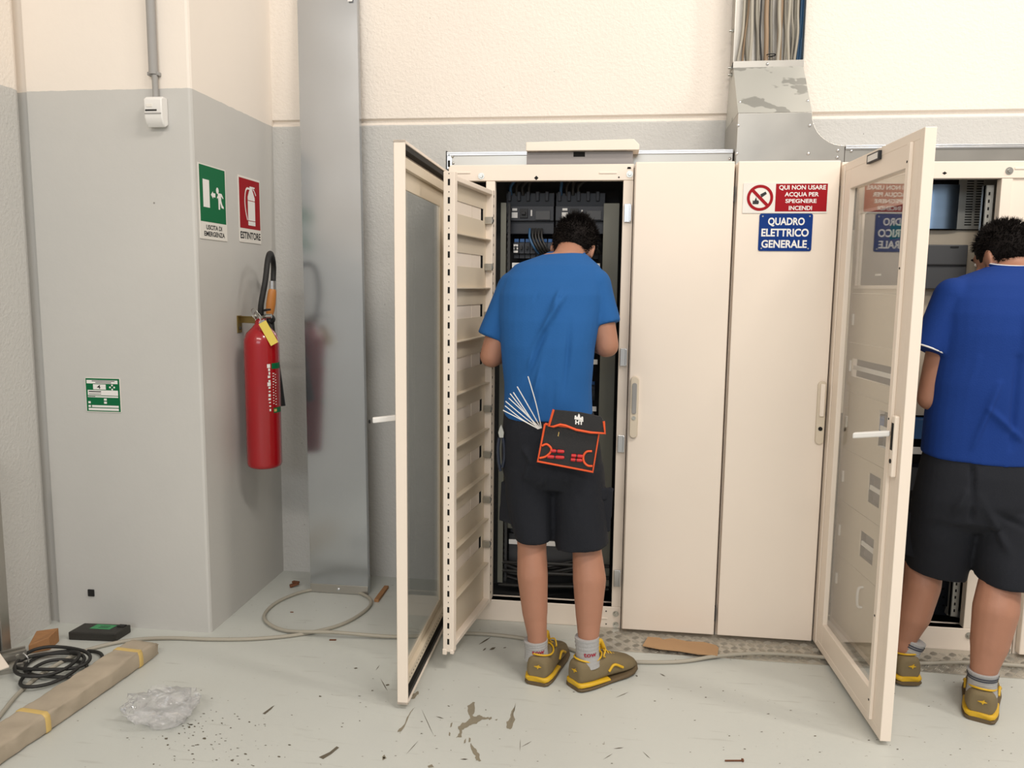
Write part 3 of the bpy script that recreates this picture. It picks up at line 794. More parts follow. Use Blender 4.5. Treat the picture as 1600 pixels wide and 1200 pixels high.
b = MB(); b.box(.484, .776, 3.572, 3.60, zt - .004, zt + .024); b.build('top_strip', M['galv'], r, bevel=.001)
b = MB(); b.box(.484, .488, 3.575, 3.665, zt, 4.4); b.box(.772, .776, 3.575, 3.665, zt, 4.4); b.box(.488, .772, 3.660, 3.665, zt, 4.4); b.build('open_tray', M['galv'], r)
screws([(1153, 120), (1254, 119)], r, 3.54); screws([(1156, 160), (1262, 158)], r, 3.36)
screws([(1153, 196), (1265, 196), (1151, 240), (1263, 240)], r, DY); screws([(1199, 100)], r, 3.572)
screws([(1309, 235), (1308, 246)], r, DY)
for px, py in ((1142, 48), (1140, 106), (1140, 117)):
    q = ony(px + 5, py, 3.60); b = MB(); b.cyl(q, q - PX * .02, .005, .005, 10); b.cyl(q - PX * .010, q - PX * .004, .009, .009, 6); b.build('side_bolt', M['steel'], r, 40)
for t in (20, 42, 64, 84):
    t = R_(t); q = Vector((.757 + .128 * (1 - math.cos(t)), DY + .02, 2.142 - .128 * math.sin(t))); b = MB(); n_ = Vector((math.cos(t), 0, math.sin(t)))
    b.cyl(q, q + n_ * .006, .005, .005, 8); b.build('side_bolt', M['steel'], r, 40)

random.seed(11)
CL = 'grey sheathed cable running up the open tray, one of the loose bundle'
cols = ['cable', 'cable_t', 'cable', 'cable', 'cable', 'cable', 'cable_k', 'cable_t', 'cable', 'cable', 'cable_t', 'cable', 'cable', 'cable', 'cable', 'cable']
xs = [1153, 1160, 1167, 1174, 1181, 1187, 1191, 1197, 1205, 1212, 1218, 1224, 1229, 1234, 1239, 1244]
rs = [5, 4, 6, 6, 5, 5, 3.5, 8, 5, 6, 8, 5, 5, 4, 4, 4.5]
cabs = []
for k, (px, cn, rr) in enumerate(zip(xs, cols, rs)):
    rad = rr * .00125
    y = 3.602 + (k % 3) * .021
    p0 = ony(px + random.uniform(-3, 3), 96, y).x; p1 = ony(px + random.uniform(-2, 2) + (10 if k < 2 else 4 * (k > 8)), 0, y).x
    b = MB(); b.tube([(p0, y, 2.394), (p0, y, 2.43), ((p0 + p1) / 2 + random.uniform(-.006, .006), y - .006, 2.53), (p1, y, 2.66), (p1 + random.uniform(-.01, .01), y, 3.0), (p1, y, 4.3)], rad, 10)
    lab = {'cable': 'grey sheathed cable running up the open tray above the riser duct', 'cable_t': 'tan sheathed cable among the grey ones in the open tray', 'cable_k': 'thin black cable among the grey ones in the open tray'}[cn]
    o = b.build('riser_cable', M[cn], None, 60); tag(o, lab, 'cable', 'cables in the riser tray')
for k, px in enumerate((1249, 1253)):
    x = ony(px, 50, 3.62).x; b = MB(); b.tube([(x - .004, 3.62, 2.394), (x, 3.62, 2.5), (x + .004, 3.62, 2.7), (x, 3.62, 4.3)], .006, 10)
    o = b.build('riser_cable', M['cable_b'], None, 60); tag(o, 'blue cable at the right edge of the open tray', 'cable', 'cables in the riser tray')
q = ony(1206, 84, 3.598); b = MB(); b.torus(q + Vector((0, .02, 0)), PZ, .019, .0022, 20, 6); tag(b.build('cable_tie', M['black'], None, 60), 'black cable tie wrapped round the middle riser cables', 'cable tie')

def trunk(x0, x1, y0, label):
    r = thing('cable_trunking', label, 'cable trunking', ((x0 + x1) / 2, 3.5, 1.943))
    b = MB(); b.box(x0, x1, y0, 3.655, 1.943, 2.006); b.build('tray', M['galv'], r, bevel=.001)
    b = MB(); b.box(x0, x1, y0 - .006, 3.66, 2.006, 2.013); b.box(x0, x1, y0 - .006, y0, 1.998, 2.006); b.build('lid', M['zinc_bright'], r, bevel=.001)
    return r
tl = trunk(-.712, .470, 3.36, 'long shallow zinc cable trunking on top of the left and middle cabinets')
screws([(1140, 237), (1140, 248)], tl, 3.36); screws([(707, 245), (708, 255)], tl, 3.36, 'steel')
b = MB(); b.box(-.716, -.712, 3.355, 3.66, 1.943, 2.018); b.build('end_cap', M['black'], tl)
b = MB(); b.box(-.711, -.69, 3.357, 3.36, 1.945, 1.998); b.build('joint_plate', M['zinc_bright'], tl)
tr = trunk(.890, 2.6, 3.30, 'shallow zinc cable trunking on top of the right hand open cabinet')
screws([(1330, 236)], tr, 3.30)

r = thing('metal_box', 'flat grey metal box lying on top of the left cabinet', 'box', (-.2, 3.31, 1.943))
a, c_ = ony(823, 245, 3.27), ony(989, 245, 3.27)
zt = ony(900, 237, 3.27).z
b = MB(); b.box(a.x, c_.x, 3.27, 3.352, 1.943, zt); b.build('body', mat('grey_primer', (150, 144, 142), .5), r, bevel=.002)
s0, s1 = ony(896, 241, 3.2695), ony(914, 241, 3.2695)
b = MB(); b.box(s0.x, s1.x, 3.2695, 3.271, ony(900, 245, 3.27).z, zt - .001); b.build('slot', M['hole'], r)
b = MB()
y0 = 3.245
L0, L1 = ony(822, 228, y0).x, ony(999, 228, y0).x
zc = zt + .001
pts = [(L0, .0), (L1, .0), (L1 - .004, .024), (L1 - .026, .045), (L0, .038)]
b.loft([[Vector((x, y0 + (0 if k < 1 else .11), zc + z)) for x, z in ([(L0, 0), (L1, 0), (L1, .020), (L1 - .022, .042), (L0, .034)])] for k in (0, 1)])
tag(b.build('cover_panel', M['cream'], None, bevel=.002), 'cream metal cover panel lying on the grey box above the left cabinet', 'panel')

# ------------------------------------------------------------------ leaning zinc channel
q0, q1 = onz(484.5, 925, .002), onz(575, 930, .002)
tilt = math.atan2(.21, 2.9)
r = thing('sheet_metal_channel', 'tall smooth zinc channel leaning upright against the back wall', 'sheet metal', (-1.25, 3.43, 0))
axl = Vector((0, math.sin(tilt), math.cos(tilt))); ayl = Vector((0, math.cos(tilt), -math.sin(tilt)))
tx0, tx1 = ony(463.5, 0, 3.625).x, ony(557, 0, 3.625).x
xl0, xl1 = q0.x, q1.x
hz = 2.78
kx0 = (tx0 - xl0) / hz; kx1 = (tx1 - xl1) / hz
o_ = Vector((0, 3.430, 0))
def slab(b, s0, s1, d0, d1, e0=0, e1=0):
    rings = []
    for s in (s0, s1):
        xa = xl0 + kx0 * s + e0; xb = xl1 + kx1 * s - e1
        rings.append([o_ + Vector((x, 0, 0)) + axl * s + ayl * d for x, d in ((xa, d0), (xb, d0), (xb, d1), (xa, d1))])
    b.loft(rings)
b = MB(); slab(b, .004, 2.95, 0, .002)
rings = []
for sgn in (0, 1):
    rr = []
    for s in (.004, 2.95):
        x = (xl0 + kx0 * s) if sgn == 0 else (xl1 + kx1 * s)
        dx = .002 if sgn == 0 else -.002
        rr.append([o_ + Vector((xx, 0, 0)) + axl * s + ayl * d for xx, d in ((x, .001), (x + dx, .001), (x + dx, .03), (x, .03))])
    b.loft(rr)
b.build('channel', M['duct'], r)
b = MB(); slab(b, .002, .042, -.003, 0); b.build('bottom_band', M['galv'], r, bevel=.001)
q = ony(529, 921, 3.428); b = MB(); b.lathe([(.008, 0), (.008, .003), (.004, .005), (.0001, .006)], q, (0, -1, 0), 14); b.build('screw', M['zinc_bright'], r, 50)
q = ony(547, -3, 3.62); b = MB(); b.obox(q + Vector((0, -.001, 0)), PX, axl, ayl, .022, .03, .001); b.build('tape_mark', M['white'], r)

# ------------------------------------------------------------------ things on the pilaster
def sign_board(name, label, cat, o, ux, un, w, h, base='sign_white', rad=0, th=.0025):
    r = thing(name, label, cat, o)
    o = Vector(o); b = MB()
    if rad:
        pts = [(cx + rad * math.cos(t), cy + rad * math.sin(t)) for cx, cy, t0 in ((w - rad, rad, -90), (w - rad, h - rad, 0), (rad, h - rad, 90), (rad, rad, 180)) for t in [R_(t0 + 15 * k) for k in range(7)]]
    else: pts = [(0, 0), (w, 0), (w, h), (0, h)]
    b.prism(pts, o, ux, PZ, un, th); b.build('board', M[base], r)
    return r
def surf(o, ux, un, th, lift): return Vector(o) + Vector(un) * (th + lift)

# emergency exit sign
o = Vector((PRX + .0005, 2.968, 1.626)); w, h = .221, .294
r = sign_board('exit_sign', 'green and white emergency exit sign on the pilaster side', 'sign', o, PY, PX, w, h, rad=.004)
S = surf(o, PY, PX, .0025, .0004)
uv = lambda P: [(u * w, v * h) for u, v in P]
b = MB(); b.poly(uv([(.03, .235), (.97, .235), (.97, .985), (.03, .985)]), S, PY, PZ); b.build('green_field', M['sign_green'], r)
S2 = S + PX * .0004
b = MB()
b.poly(uv([(.14, .43), (.37, .43), (.37, .80), (.14, .80)]), S2, PY, PZ)
b.poly(uv([(.42, .612), (.50, .665), (.50, .64), (.585, .64), (.585, .585), (.50, .585), (.50, .56)]), S2, PY, PZ)
b.poly([(.665 * w + .011 * math.cos(t), .685 * h + .013 * math.sin(t)) for t in [2 * math.pi * k / 16 for k in range(16)]], S2, PY, PZ)
b.poly(uv([(.67, .655), (.82, .655), (.885, .60), (.87, .585), (.80, .62), (.80, .56), (.84, .50), (.89, .475), (.885, .45), (.80, .46), (.755, .53), (.745, .43), (.69, .43), (.69, .55), (.68, .59), (.645, .575), (.64, .59), (.68, .625)]), S2, PY, PZ)
b.build('pictogram', M['print_white'], r)
b = MB(); b.text('USCITA DI', .58 * w, .062 * h, S + PY * .22 * w + PZ * .135 * h, PY, PZ, .03); b.build('lettering', M['print_black'], r)
b = MB(); b.text('EMERGENZA', .76 * w, .064 * h, S + PY * .14 * w + PZ * .045 * h, PY, PZ, .03); b.build('lettering', M['print_black'], r)
# extinguisher sign
o = Vector((PRX + .0005, 3.302, 1.632)); w, h = .212, .287
r = sign_board('extinguisher_sign', 'red and white fire extinguisher sign on the pilaster side', 'sign', o, PY, PX, w, h, rad=.004)
S = surf(o, PY, PX, .0025, .0004); S2 = S + PX * .0004; S3 = S2 + PX * .0003
b = MB(); b.poly(uv([(.03, .215), (.97, .215), (.97, .97), (.03, .97)]), S, PY, PZ); b.build('red_field', M['sign_red'], r)
b = MB()
b.poly(uv([(.40, .27), (.73, .27), (.73, .70), (.66, .78), (.62, .82), (.62, .845), (.74, .85), (.74, .87), (.50, .87), (.50, .82), (.46, .78), (.40, .70)]), S2, PY, PZ)
b.poly(uv([(.64, .83), (.70, .81), (.78, .74), (.80, .755), (.72, .825), (.65, .85)]), S2, PY, PZ)
hp = [(.50, .845), (.36, .84), (.28, .76), (.25, .62), (.28, .48), (.35, .345)]; hq = [(.385, .35), (.315, .48), (.285, .62), (.31, .74), (.375, .81), (.50, .815)]
P2 = crom([Vector((u, v, 0)) for u, v in hp], 4) + crom([Vector((u, v, 0)) for u, v in hq], 4)
b.poly(uv([(p.x, p.y) for p in P2]), S2, PY, PZ)
b.build('pictogram', M['print_white'], r)
b = MB(); b.poly(uv([(.40, .335), (.73, .335), (.73, .345), (.40, .345)]), S3, PY, PZ); b.poly(uv([(.40, .645), (.73, .645), (.73, .655), (.40, .655)]), S3, PY, PZ); b.build('pictogram_line', M['sign_red'], r)
b = MB(); b.text('ESTINTORE', .93 * w, .105 * h, S + PY * .035 * w + PZ * .06 * h, PY, PZ, .03); b.build('lettering', M['print_black'], r)

# small green information plate
a, c_ = ony(136, 643, PFY), ony(188, 591, PFY)
o = Vector((a.x, PFY - .0005, a.z)); w, h = c_.x - a.x, c_.z - a.z
r = sign_board('information_plate', 'small green information plate on the pilaster front', 'sign', o, PX, -PY, w, h, 'sign_white', .006)
S = surf(o, PX, -PY, .0025, .0004); S2 = S - PY * .0004; S3 = S2 - PY * .0003
b = MB(); b.poly(uv([(.02, .02), (.98, .02), (.98, .98), (.02, .98)]), S, PX, PZ); b.build('green_field', M['sign_green'], r)
b = MB()
for (u0, v0, u1, v1) in ((.05, .83, .93, .93), (.23, .66, .59, .81), (.07, .49, .93, .64), (.07, .43, .93, .47), (.17, .14, .93, .20), (.07, .05, .93, .115), (.07, .14, .14, .20), (.07, .25, .14, .31), (.52, .25, .60, .31), (.52, .34, .60, .40)):
    b.poly(uv([(u0, v0), (u1, v0), (u1, v1), (u0, v1)]), S2, PX, PZ)
for (u, v) in ((.77, .79), (.71, .73), (.83, .73), (.77, .67)): b.poly([(u * w + .004 * math.cos(t), v * h + .004 * math.sin(t)) for t in [k * math.pi / 4 for k in range(8)]], S2, PX, PZ)
b.build('printed_field', M['print_white'], r)
b = MB(); b.text('4', .05 * w * 2, .11 * h, S3 + PX * .34 * w + PZ * .68 * h, PX, PZ, .02)
for (u0, v0, u1, v1) in ((.2, .895, .85, .915), (.3, .85, .75, .87), (.1, .58, .45, .61), (.1, .52, .45, .535), (.08, .445, .28, .46)):
    b.poly(uv([(u0, v0), (u1, v0), (u1, v1), (u0, v1)]), S3, PX, PZ)
b.build('lettering', M['print_black'], r)

a = ony(143, 926, PFY); b = MB(); b.box(a.x - .014, a.x + .014, PFY - .006, PFY + .001, a.z - .015, a.z + .015); r = b.build('wall_plate', M['black'], None, bevel=.002)
tag(r, 'small black square plate low on the pilaster front', 'plate')
# conduit and motion sensor
r = thing('conduit', 'thin grey conduit running down the pilaster front to the sensor', 'conduit', (-1.77, PFY, 2.165))
b = MB(); x = ony(241, 100, PFY - .016).x
b.cyl((x - .004, PFY - .018, 2.24), (x - .004, PFY - .018, 4.4), .0165, .0165, 20); b.build('pipe', M['grey_p'], r, 50)
b = MB(); b.cyl((x, PFY - .016, 2.15), (x, PFY - .016, 2.25), .011, .011, 16); b.build('cable_tail', M['grey_p'], r, 50)
b = MB(); b.box(x - .028, x + .018, PFY - .022, PFY, 2.236, 2.25); b.build('clip', M['grey_p'], r, bevel=.002)
r = thing('motion_sensor', 'white motion sensor box at the end of the conduit on the pilaster', 'sensor', (-1.775, PFY, 2.05))
a, c_ = ony(229.5, 199, PFY - .03), ony(255, 151, PFY - .03)
P = [(PFY, a.z + .012), (PFY - .022, a.z), (PFY - .034, a.z + .012), (PFY - .045, a.z + .035), (PFY - .045, c_.z - .01), (PFY - .03, c_.z), (PFY, c_.z)]
b = MB(); b.loft([[Vector((x, p[0], p[1])) for p in P] for x in (a.x, c_.x)]); b.build('housing', M['white'], r, 30, bevel=.004)
zm = ony(240, 172, PFY - .045).z
b = MB(); b.box(a.x + .006, c_.x - .020, PFY - .0465, PFY - .044, zm - .003, zm + .003); b.build('sensor_slot', M['black'], r)
b = MB(); b.box(a.x + .003, c_.x - .003, PFY - .047, PFY - .044, zm - .014, zm - .010); b.build('lens_edge', M['grey_p'], r)
b = MB(); b.box(a.x + .010, a.x + .035, PFY - .0466, PFY - .044, zm + .012, zm + .024); b.build('lens', M['sign_white'], r, bevel=.001)

# fire extinguisher
EX, EYC = -1.505, 3.235
zb0 = ony(404, 729, EYC).z; zs_ = ony(404, 537, EYC).z; zn = ony(406, 510, EYC).z
RB = .0745
r = thing('fire_extinguisher', 'red carbon dioxide fire extinguisher hung on the pilaster side', 'fire extinguisher', (EX, EYC, zb0))
b = MB(); b.lathe([(.02, 0), (RB - .014, .002), (RB - .003, .010), (RB, .022), (RB, zs_ - zb0), (RB * .97, zs_ - zb0 + .022), (RB * .82, zs_ - zb0 + .048), (RB * .55, zs_ - zb0 + .068), (.026, zs_ - zb0 + .085), (.022, zs_ - zb0 + .11), (.022, zn - zb0 + .02)], (EX, EYC, zb0), PZ, 40)
b.build('cylinder', M['red_paint'], r, 50)
zv = zn + .02
b = MB(); b.cyl((EX, EYC, zv - .005), (EX, EYC, zv + .045), .019, .016, 16); b.cyl((EX - .03, EYC, zv + .025), (EX + .045, EYC + .01, zv + .025), .010, .010, 12); vl = b.build('valve', M['steel'], r, 40)
b = MB(); b.obox((EX + .028, EYC - .025, zv + .05), (1, -.9, .15), (0, 0, 1), (1, 1, 0), .10, .008, .018); b.build('lever', M['black'], vl, bevel=.002)
for k in range(2):
    b = MB(); b.torus((EX - .012 + k * .012, EYC - .03, zv + .035 - k * .014), (.6, 1, .3), .024, .0016, 24, 6); b.build('safety_ring', M['steel'], vl, 60)
hd_ = Vector((-.41, .91, 0)).normalized(); lat = Vector((.91, .41, 0))
c0 = Vector((EX + .010, EYC - .02, zv + .03))
topz = ony(423, 396, EYC + .05).z
hw = .105
P = [c0, c0 + Vector((.008, -.01, .05)), c0 + hd_ * .0 + lat * .022 + PZ * (topz - c0.z) * .55, c0 + hd_ * .04 + lat * .036 + PZ * (topz - c0.z) * .92, c0 + hd_ * hw + lat * .048 + PZ * (topz - c0.z), c0 + hd_ * (hw * 1.9) + lat * .058 + PZ * (topz - c0.z) * .84, c0 + hd_ * (hw * 2.0) + lat * .056 + PZ * (topz - c0.z) * .60, c0 + hd_ * (hw * 1.6) + lat * .052 + PZ * (topz - c0.z) * .44]
b = MB(); b.tube(P, .012, 14, 8); b.build('hose', M['rubber'], r, 60)
e = P[-1]; dn = Vector((-.10, -.1, -1)).normalized()
b = MB(); b.cyl(e + Vector((0, 0, .03)), e + dn * .008, .015, .015, 16); b.build('ferrule', M['zinc_bright'], r, 40)
L_ = .125
b = MB(); b.lathe([(.014, 0), (.018, .012), (.0195, .03), (.021, .07), (.019, .10), (.014, L_)], e + dn * .004, dn, 20); b.build('hand_grip', M['wood_handle'], r, 50)
g = e + dn * (L_ + .004)
gx = Vector((EX + .040, EYC + .085, g.z - .40))
b = MB(); b.cyl(g + dn * -.002, g + (gx - g) * .18, .017, .017, 18); b.cyl(g + (gx - g) * .18, gx, .018, .024, 24); b.build('horn', M['black'], r, 50)
b = MB(); b.torus(g + Vector((.018, -.02, -.012)), (.2, 1, 0), .014, .006, 20, 8); b.build('clamp', M['black'], r, 60)
b = MB(); tg = Vector((EX + .058, EYC - .055, zv - .045)); b.obox(tg, (.55, .05, -1), (1, .05, .55), (0, 1, 0), .105, .036, .0015); tgo = b.build('inspection_tag', mat('yellow_card', (226, 204, 92), .6), r)
b = MB(); b.obox(tg + Vector((-.026, -.0015, .047)), (.55, .05, -1), (1, .05, .55), (0, 1, 0), .014, .028, .0006); b.build('tag_header', M['grey_p'], tgo)
b = MB(); b.tube([tg + Vector((-.03, 0, .052)), (EX + .012, EYC - .03, zv + .01), (EX, EYC - .016, zv + .03)], .0012, 6); b.build('tag_string', M['white'], r, 60)
# printed label wrapped round the cylinder
cdir = math.atan2(-EYC, -EX)      # towards the camera
def cmap(u, v, lift=.0006):       # u metres along the surface, v height
    a = cdir + u / RB
    return Vector((EX + (RB + lift) * math.cos(a), EYC + (RB + lift) * math.sin(a), v))
def cpatch(b, u0, u1, v0, v1, lift=.0006, n=5):
    P = [cmap(u0 + (u1 - u0) * k / n, v0, lift) for k in range(n + 1)] + [cmap(u1 - (u1 - u0) * k / n, v1, lift) for k in range(n + 1)]
    o = len(P) // 2
    b._add(P, [(i, i + 1, 2 * o - 2 - i, 2 * o - 1 - i) for i in range(o - 1)])
zl = lambda py: ony(425, py, EYC).z
for q_ in ((.040, .098, zl(575), zl(566)), (.045, .098, zl(643), zl(635))): b = MB(); cpatch(b, *q_); b.build('green_label_band', M['sign_green'], r)
b = MB()
random.seed(5)
for k in range(13):
    z = zl(570 + k * 5.6)
    if k in (0, 5): cpatch(b, .020, .034, z - .008, z + .008)
    else: cpatch(b, .022 + random.uniform(0, .004), .033, z - random.uniform(.003, .007), z + random.uniform(.002, .006))
for k in range(24):
    z = zl(582 + k * 2.1); u = .044 + (k % 2) * .012; cpatch(b, u, u + random.uniform(.004, .009), z - .0018, z + .0022)
b.build('printed_text', M['print_white'], r)
b = MB(); cpatch(b, .048, .062, zl(641), zl(637), .0012); b.build('label_mark', M['tape'], r)
# its wall bracket
wz = ony(376, 500, 3.28).z
r = thing('wall_bracket', 'brassy metal bracket fixed to the pilaster behind the extinguisher neck', 'bracket', (PRX, 3.28, wz))
b = MB(); b.box(PRX, PRX + .004, 3.255, 3.295, wz - .055, wz + .02); b.build('back_plate', M['brass'], r, bevel=.001)
b = MB(); av = Vector((EX - .022 - PRX - .002, EYC + .01 - 3.28, 0)); am = Vector((PRX + .002, 3.28, wz + .003)) + av / 2; an_ = Vector((-av.y, av.x, 0)); b.obox(am, av, an_, PZ, av.length, .004, .030); b.obox(am + PZ * .0135, av, an_, PZ, av.length, .020, .003); b.build('arm', M['brass'], r, bevel=.001)
b = MB(); b.cyl((PRX + .004, 3.275, wz - .035), (PRX + .009, 3.275, wz - .035), .007, .006, 6); b.build('screw', M['dark'], r)

# ------------------------------------------------------------------ signs on the closed cabinet door
SY = 3.2045
o = Vector((.494, SY, 1.745)); w, h = .318, .115
r = sign_board('warning_sign', 'white and red sign forbidding water on fires, on a closed cabinet door', 'sign', o, PX, -PY, w, h, rad=.003)
S = surf(o, PX, -PY, .0025, .0004); S2 = S - PY * .0004
b = MB(); b.poly([(.122, .006), (.314, .006), (.314, .111), (.122, .111)], S, PX, PZ); b.build('red_field', M['sign_red'], r)
cx, cz, R1, R2 = .064, .058, .0495, .0385
b = MB()
n = 48
for k in range(n):
    a0, a1 = 2 * math.pi * k / n, 2 * math.pi * (k + 1) / n
    b.poly([(cx + R1 * math.cos(a0), cz + R1 * math.sin(a0)), (cx + R1 * math.cos(a1), cz + R1 * math.sin(a1)), (cx + R2 * math.cos(a1), cz + R2 * math.sin(a1)), (cx + R2 * math.cos(a0), cz + R2 * math.sin(a0))], S2, PX, PZ)
d = .0042; k = R2 * .7071 + .003
b.poly([(cx - k - d, cz + k - d), (cx + k - d, cz - k - d), (cx + k + d, cz - k + d), (cx - k + d, cz + k + d)], S2 - PY * .0002, PX, PZ)
b.build('prohibition_ring', M['sign_red'], r)
b = MB()
b.poly([(.064, .071), (.084, .082), (.089, .073), (.070, .059)], S, PX, PZ)
b.poly([(.037, .034), (.059, .034), (.061, .043), (.057, .050), (.054, .047), (.049, .061), (.045, .050), (.042, .046), (.0375, .050)], S, PX, PZ)
b.build('pictogram', M['print_black'], r)
for st, x0, x1, ya, yb in (('QUI NON USARE', 490, 858, 248, 282), ('ACQUA PER', 537, 805, 303, 336), ('SPEGNERE', 545, 790, 357, 388), ('INCENDI', 575, 757, 412, 445)):
    k = w / 673; b = MB(); b.text(st, (x1 - x0) * k, (yb - ya) * k, S2 + PX * (x0 - 207) * k + PZ * (h - (yb - 228) * h / 242), PX, PZ, .024); b.build('lettering', M['print_white'], r)
o = Vector((.560, SY, 1.600)); w, h = .200, .143
r = sign_board('name_plate', 'blue plate with white lettering under the no water sign on the cabinet door', 'sign', o, PX, -PY, w, h, 'sign_blue', .008)
S = surf(o, PX, -PY, .0025, .0004)
for st, x0, x1, ya, yb in (('QUADRO', 405, 685, 503, 560), ('ELETTRICO', 358, 720, 590, 650), ('GENERALE', 362, 710, 680, 740)):
    k = w / 408; b = MB(); b.text(st, (x1 - x0) * k, (yb - ya) * h / 296, S + PX * (x0 - 338) * k + PZ * (h - (yb - 472) * h / 296), PX, PZ, .03); b.build('lettering', M['print_white'], r)
for (u, v) in ((.06, .93), (.94, .93), (.06, .07), (.94, .07)):
    b = MB(); q = S + PX * u * w + PZ * v * h; b.cyl(q, q - PY * .0012, .003, .003, 10); b.build('rivet', M['steel'], r)

# ------------------------------------------------------------------ floor things
fl = lambda P, z=.0: [onz(x, y, z) for x, y in P]
# cover plates in front of the cabinets
a = onz(740, 990.5).y
b = MB(); b.box(-.60, -.03, a, FY - .002, -.004, .0015); tag(b.build('trench_cover', M['floor'], None), 'plain painted floor plate before the left open cabinet', 'floor plate')
b = MB(); tx0, tx1, ty0, ty1 = -.028, 2.3, 3.027, FY - .003
b.box(tx0, tx1, ty0, ty1, -.003, .003)
g_ = .036
nx = int((tx1 - tx0) / g_); ny = int((ty1 - ty0) / g_)
for i in range(nx):
    for j in range(ny):
        cx, cy = tx0 + (i + .5) * g_, ty0 + .003 + (j + .5) * g_
        sg = 1 if (i + j) % 2 == 0 else -1
        d = Vector((.7071, .7071 * sg, 0)); e = Vector((-.7071 * sg, .7071, 0))
        for k in range(-2, 3):
            c0 = Vector((cx, cy, .003)) + e * k * .0062
            ln = .0145 - abs(k) * .0015
            vs = [c0 - d * ln, c0 + e * .0018, c0 + d * ln, c0 - e * .0018, c0 - d * ln * .6 + PZ * .0026, c0 + d * ln * .6 + PZ * .0026]
            b._add(vs, [(0, 3, 4), (0, 4, 1), (2, 1, 5), (2, 5, 3), (4, 3, 5), (4, 5, 1)])
tag(b.build('tread_plate', M['tread'], None), 'long aluminium tread plate on the floor before the cabinets', 'floor plate')
# cardboard strip
P = fl([(1004, 1012), (1012, 995), (1030, 996), (1036, 999), (1050, 997), (1075, 1002), (1100, 1003), (1119, 1008), (1123, 1012), (1121, 1027), (1090, 1025), (1060, 1020), (1030, 1017)], .012)
b = MB(); n = len(P)
for i, p in enumerate(P): p.z = .008 + (.010 if p.y < 3.07 else 0)
b._add([p for p in P] + [p + PZ * .004 for p in P], [list(range(n))[::-1], list(range(n, 2 * n))] + [(i, (i + 1) % n, n + (i + 1) % n, n + i) for i in range(n)])
tag(b.build('cardboard_strip', M['card'], None), 'torn brown cardboard strip lying on the tread plate', 'cardboard')
# long grey cable
cp = [(-60, 1190), (0, 1118), (30, 1082), (70, 1050), (130, 1018), (200, 1001), (262, 997), (330, 999), (400, 998), (470, 991), (530, 977), (567, 957), (580, 941), (570, 930), (540, 921), (485, 922), (440, 937), (415, 957), (418, 974), (450, 987), (520, 994), (620, 996), (700, 990), (760, 991), (820, 998), (880, 1011), (930, 1027), (985, 1034), (1060, 1034), (1120, 1027), (1180, 1023), (1240, 1025), (1300, 1030), (1380, 1036), (1440, 1038), (1520, 1037), (1620, 1044)]
b = MB(); P = fl(cp, .008)
for i in (18, 19, 20, 21): P[i].z = .011 + (.014 if i == 20 else 0)
for p in P:
    if p.y > 3.0 and p.x > -.03: p.z += .005
b.tube(P, .0075, 10, 8); tag(b.build('floor_cable', M['cable'], None, 60), 'long grey cable looping across the floor from left edge to right edge', 'cable')
# wrapped package
A = onz(-70, 1247); B = onz(252, 1022)
ax = (B - A); LN = ax.length; ax.normalize(); sd = Vector((-ax.y, ax.x, 0)); 
if sd.x > 0: sd = -sd
r = thing('wrapped_package', 'long narrow package in dusty wrapping lying on the floor at left', 'package', tuple((A + B) / 2))
rings = []; N_ = 60; WD, HT = .115, .066
for i in range(N_ + 1):
    t = i / N_; c0 = A + ax * LN * t
    end = max(0, (t - .93) / .07); s = 1 - .35 * end ** 2
    ring = []
    for k in range(28):
        th = 2 * math.pi * k / 28
        cs, sn = math.cos(th), math.sin(th)
        e = .28
        x = WD / 2 * (1 if cs > 0 else -1) * abs(cs) ** e; z = HT / 2 * (1 if sn > 0 else -1) * abs(sn) ** e
        p = c0 + sd * (WD / 2 + x * (1 - .2 * end ** 2)) + PZ * (HT * s / 2 + z * s)
        nn = mnoise.noise(Vector((t * 16, cs * 1.3, sn * 1.3))) * .006 + mnoise.noise(Vector((t * 60, cs * 3, sn * 3))) * (.0025 + .006 * end)
        p += (sd * cs + PZ * (sn if p.z > .02 else 0)) * nn
        p.z = max(p.z, .0005)
        ring.append(p)
    rings.append(ring)
b = MB(); b.loft(rings); b.build('wrapping', M['package'], r, 50)
for t in (.38, .87):
    i0 = int(t * N_); b = MB()
    tr_ = []
    for dt, sc in ((-.35, 1.02), (-.2, 1.045), (.9, 1.045), (1.05, 1.02)):
        i = i0; q = rings[i]; q2 = rings[i + 1]; cc = sum(q, Vector()) / len(q)
        tr_.append([(lambda v: Vector((v.x, v.y, max(v.z, .0003))))(cc + (p - cc) * sc + (q2[0] - q[0]).project(ax) * dt) for p in q])
    b.loft(tr_); b.build('tape_band', M['tape'], r, 50)
# clear plastic
pl_m = bpy.data.materials.new('crumpled_clear_film'); pl_m.use_nodes = True
nt = pl_m.node_tree; nt.nodes.remove(nt.nodes['Principled BSDF'])
t1 = nt.nodes.new('ShaderNodeBsdfTransparent'); t1.inputs[0].default_value = (.97, .97, .97, 1)
g1 = nt.nodes.new('ShaderNodeBsdfGlossy'); g1.inputs['Roughness'].default_value = .10; g1.inputs[0].default_value = (1, 1, 1, 1)
lw = nt.nodes.new('ShaderNodeLayerWeight'); lw.inputs[0].default_value = .22
mx1 = nt.nodes.new('ShaderNodeMixShader'); nt.links.new(lw.outputs['Fresnel'], mx1.inputs[0]); nt.links.new(t1.outputs[0], mx1.inputs[1]); nt.links.new(g1.outputs[0], mx1.inputs[2])
d1 = nt.nodes.new('ShaderNodeBsdfDiffuse'); d1.inputs[0].default_value = (.9, .9, .9, 1)
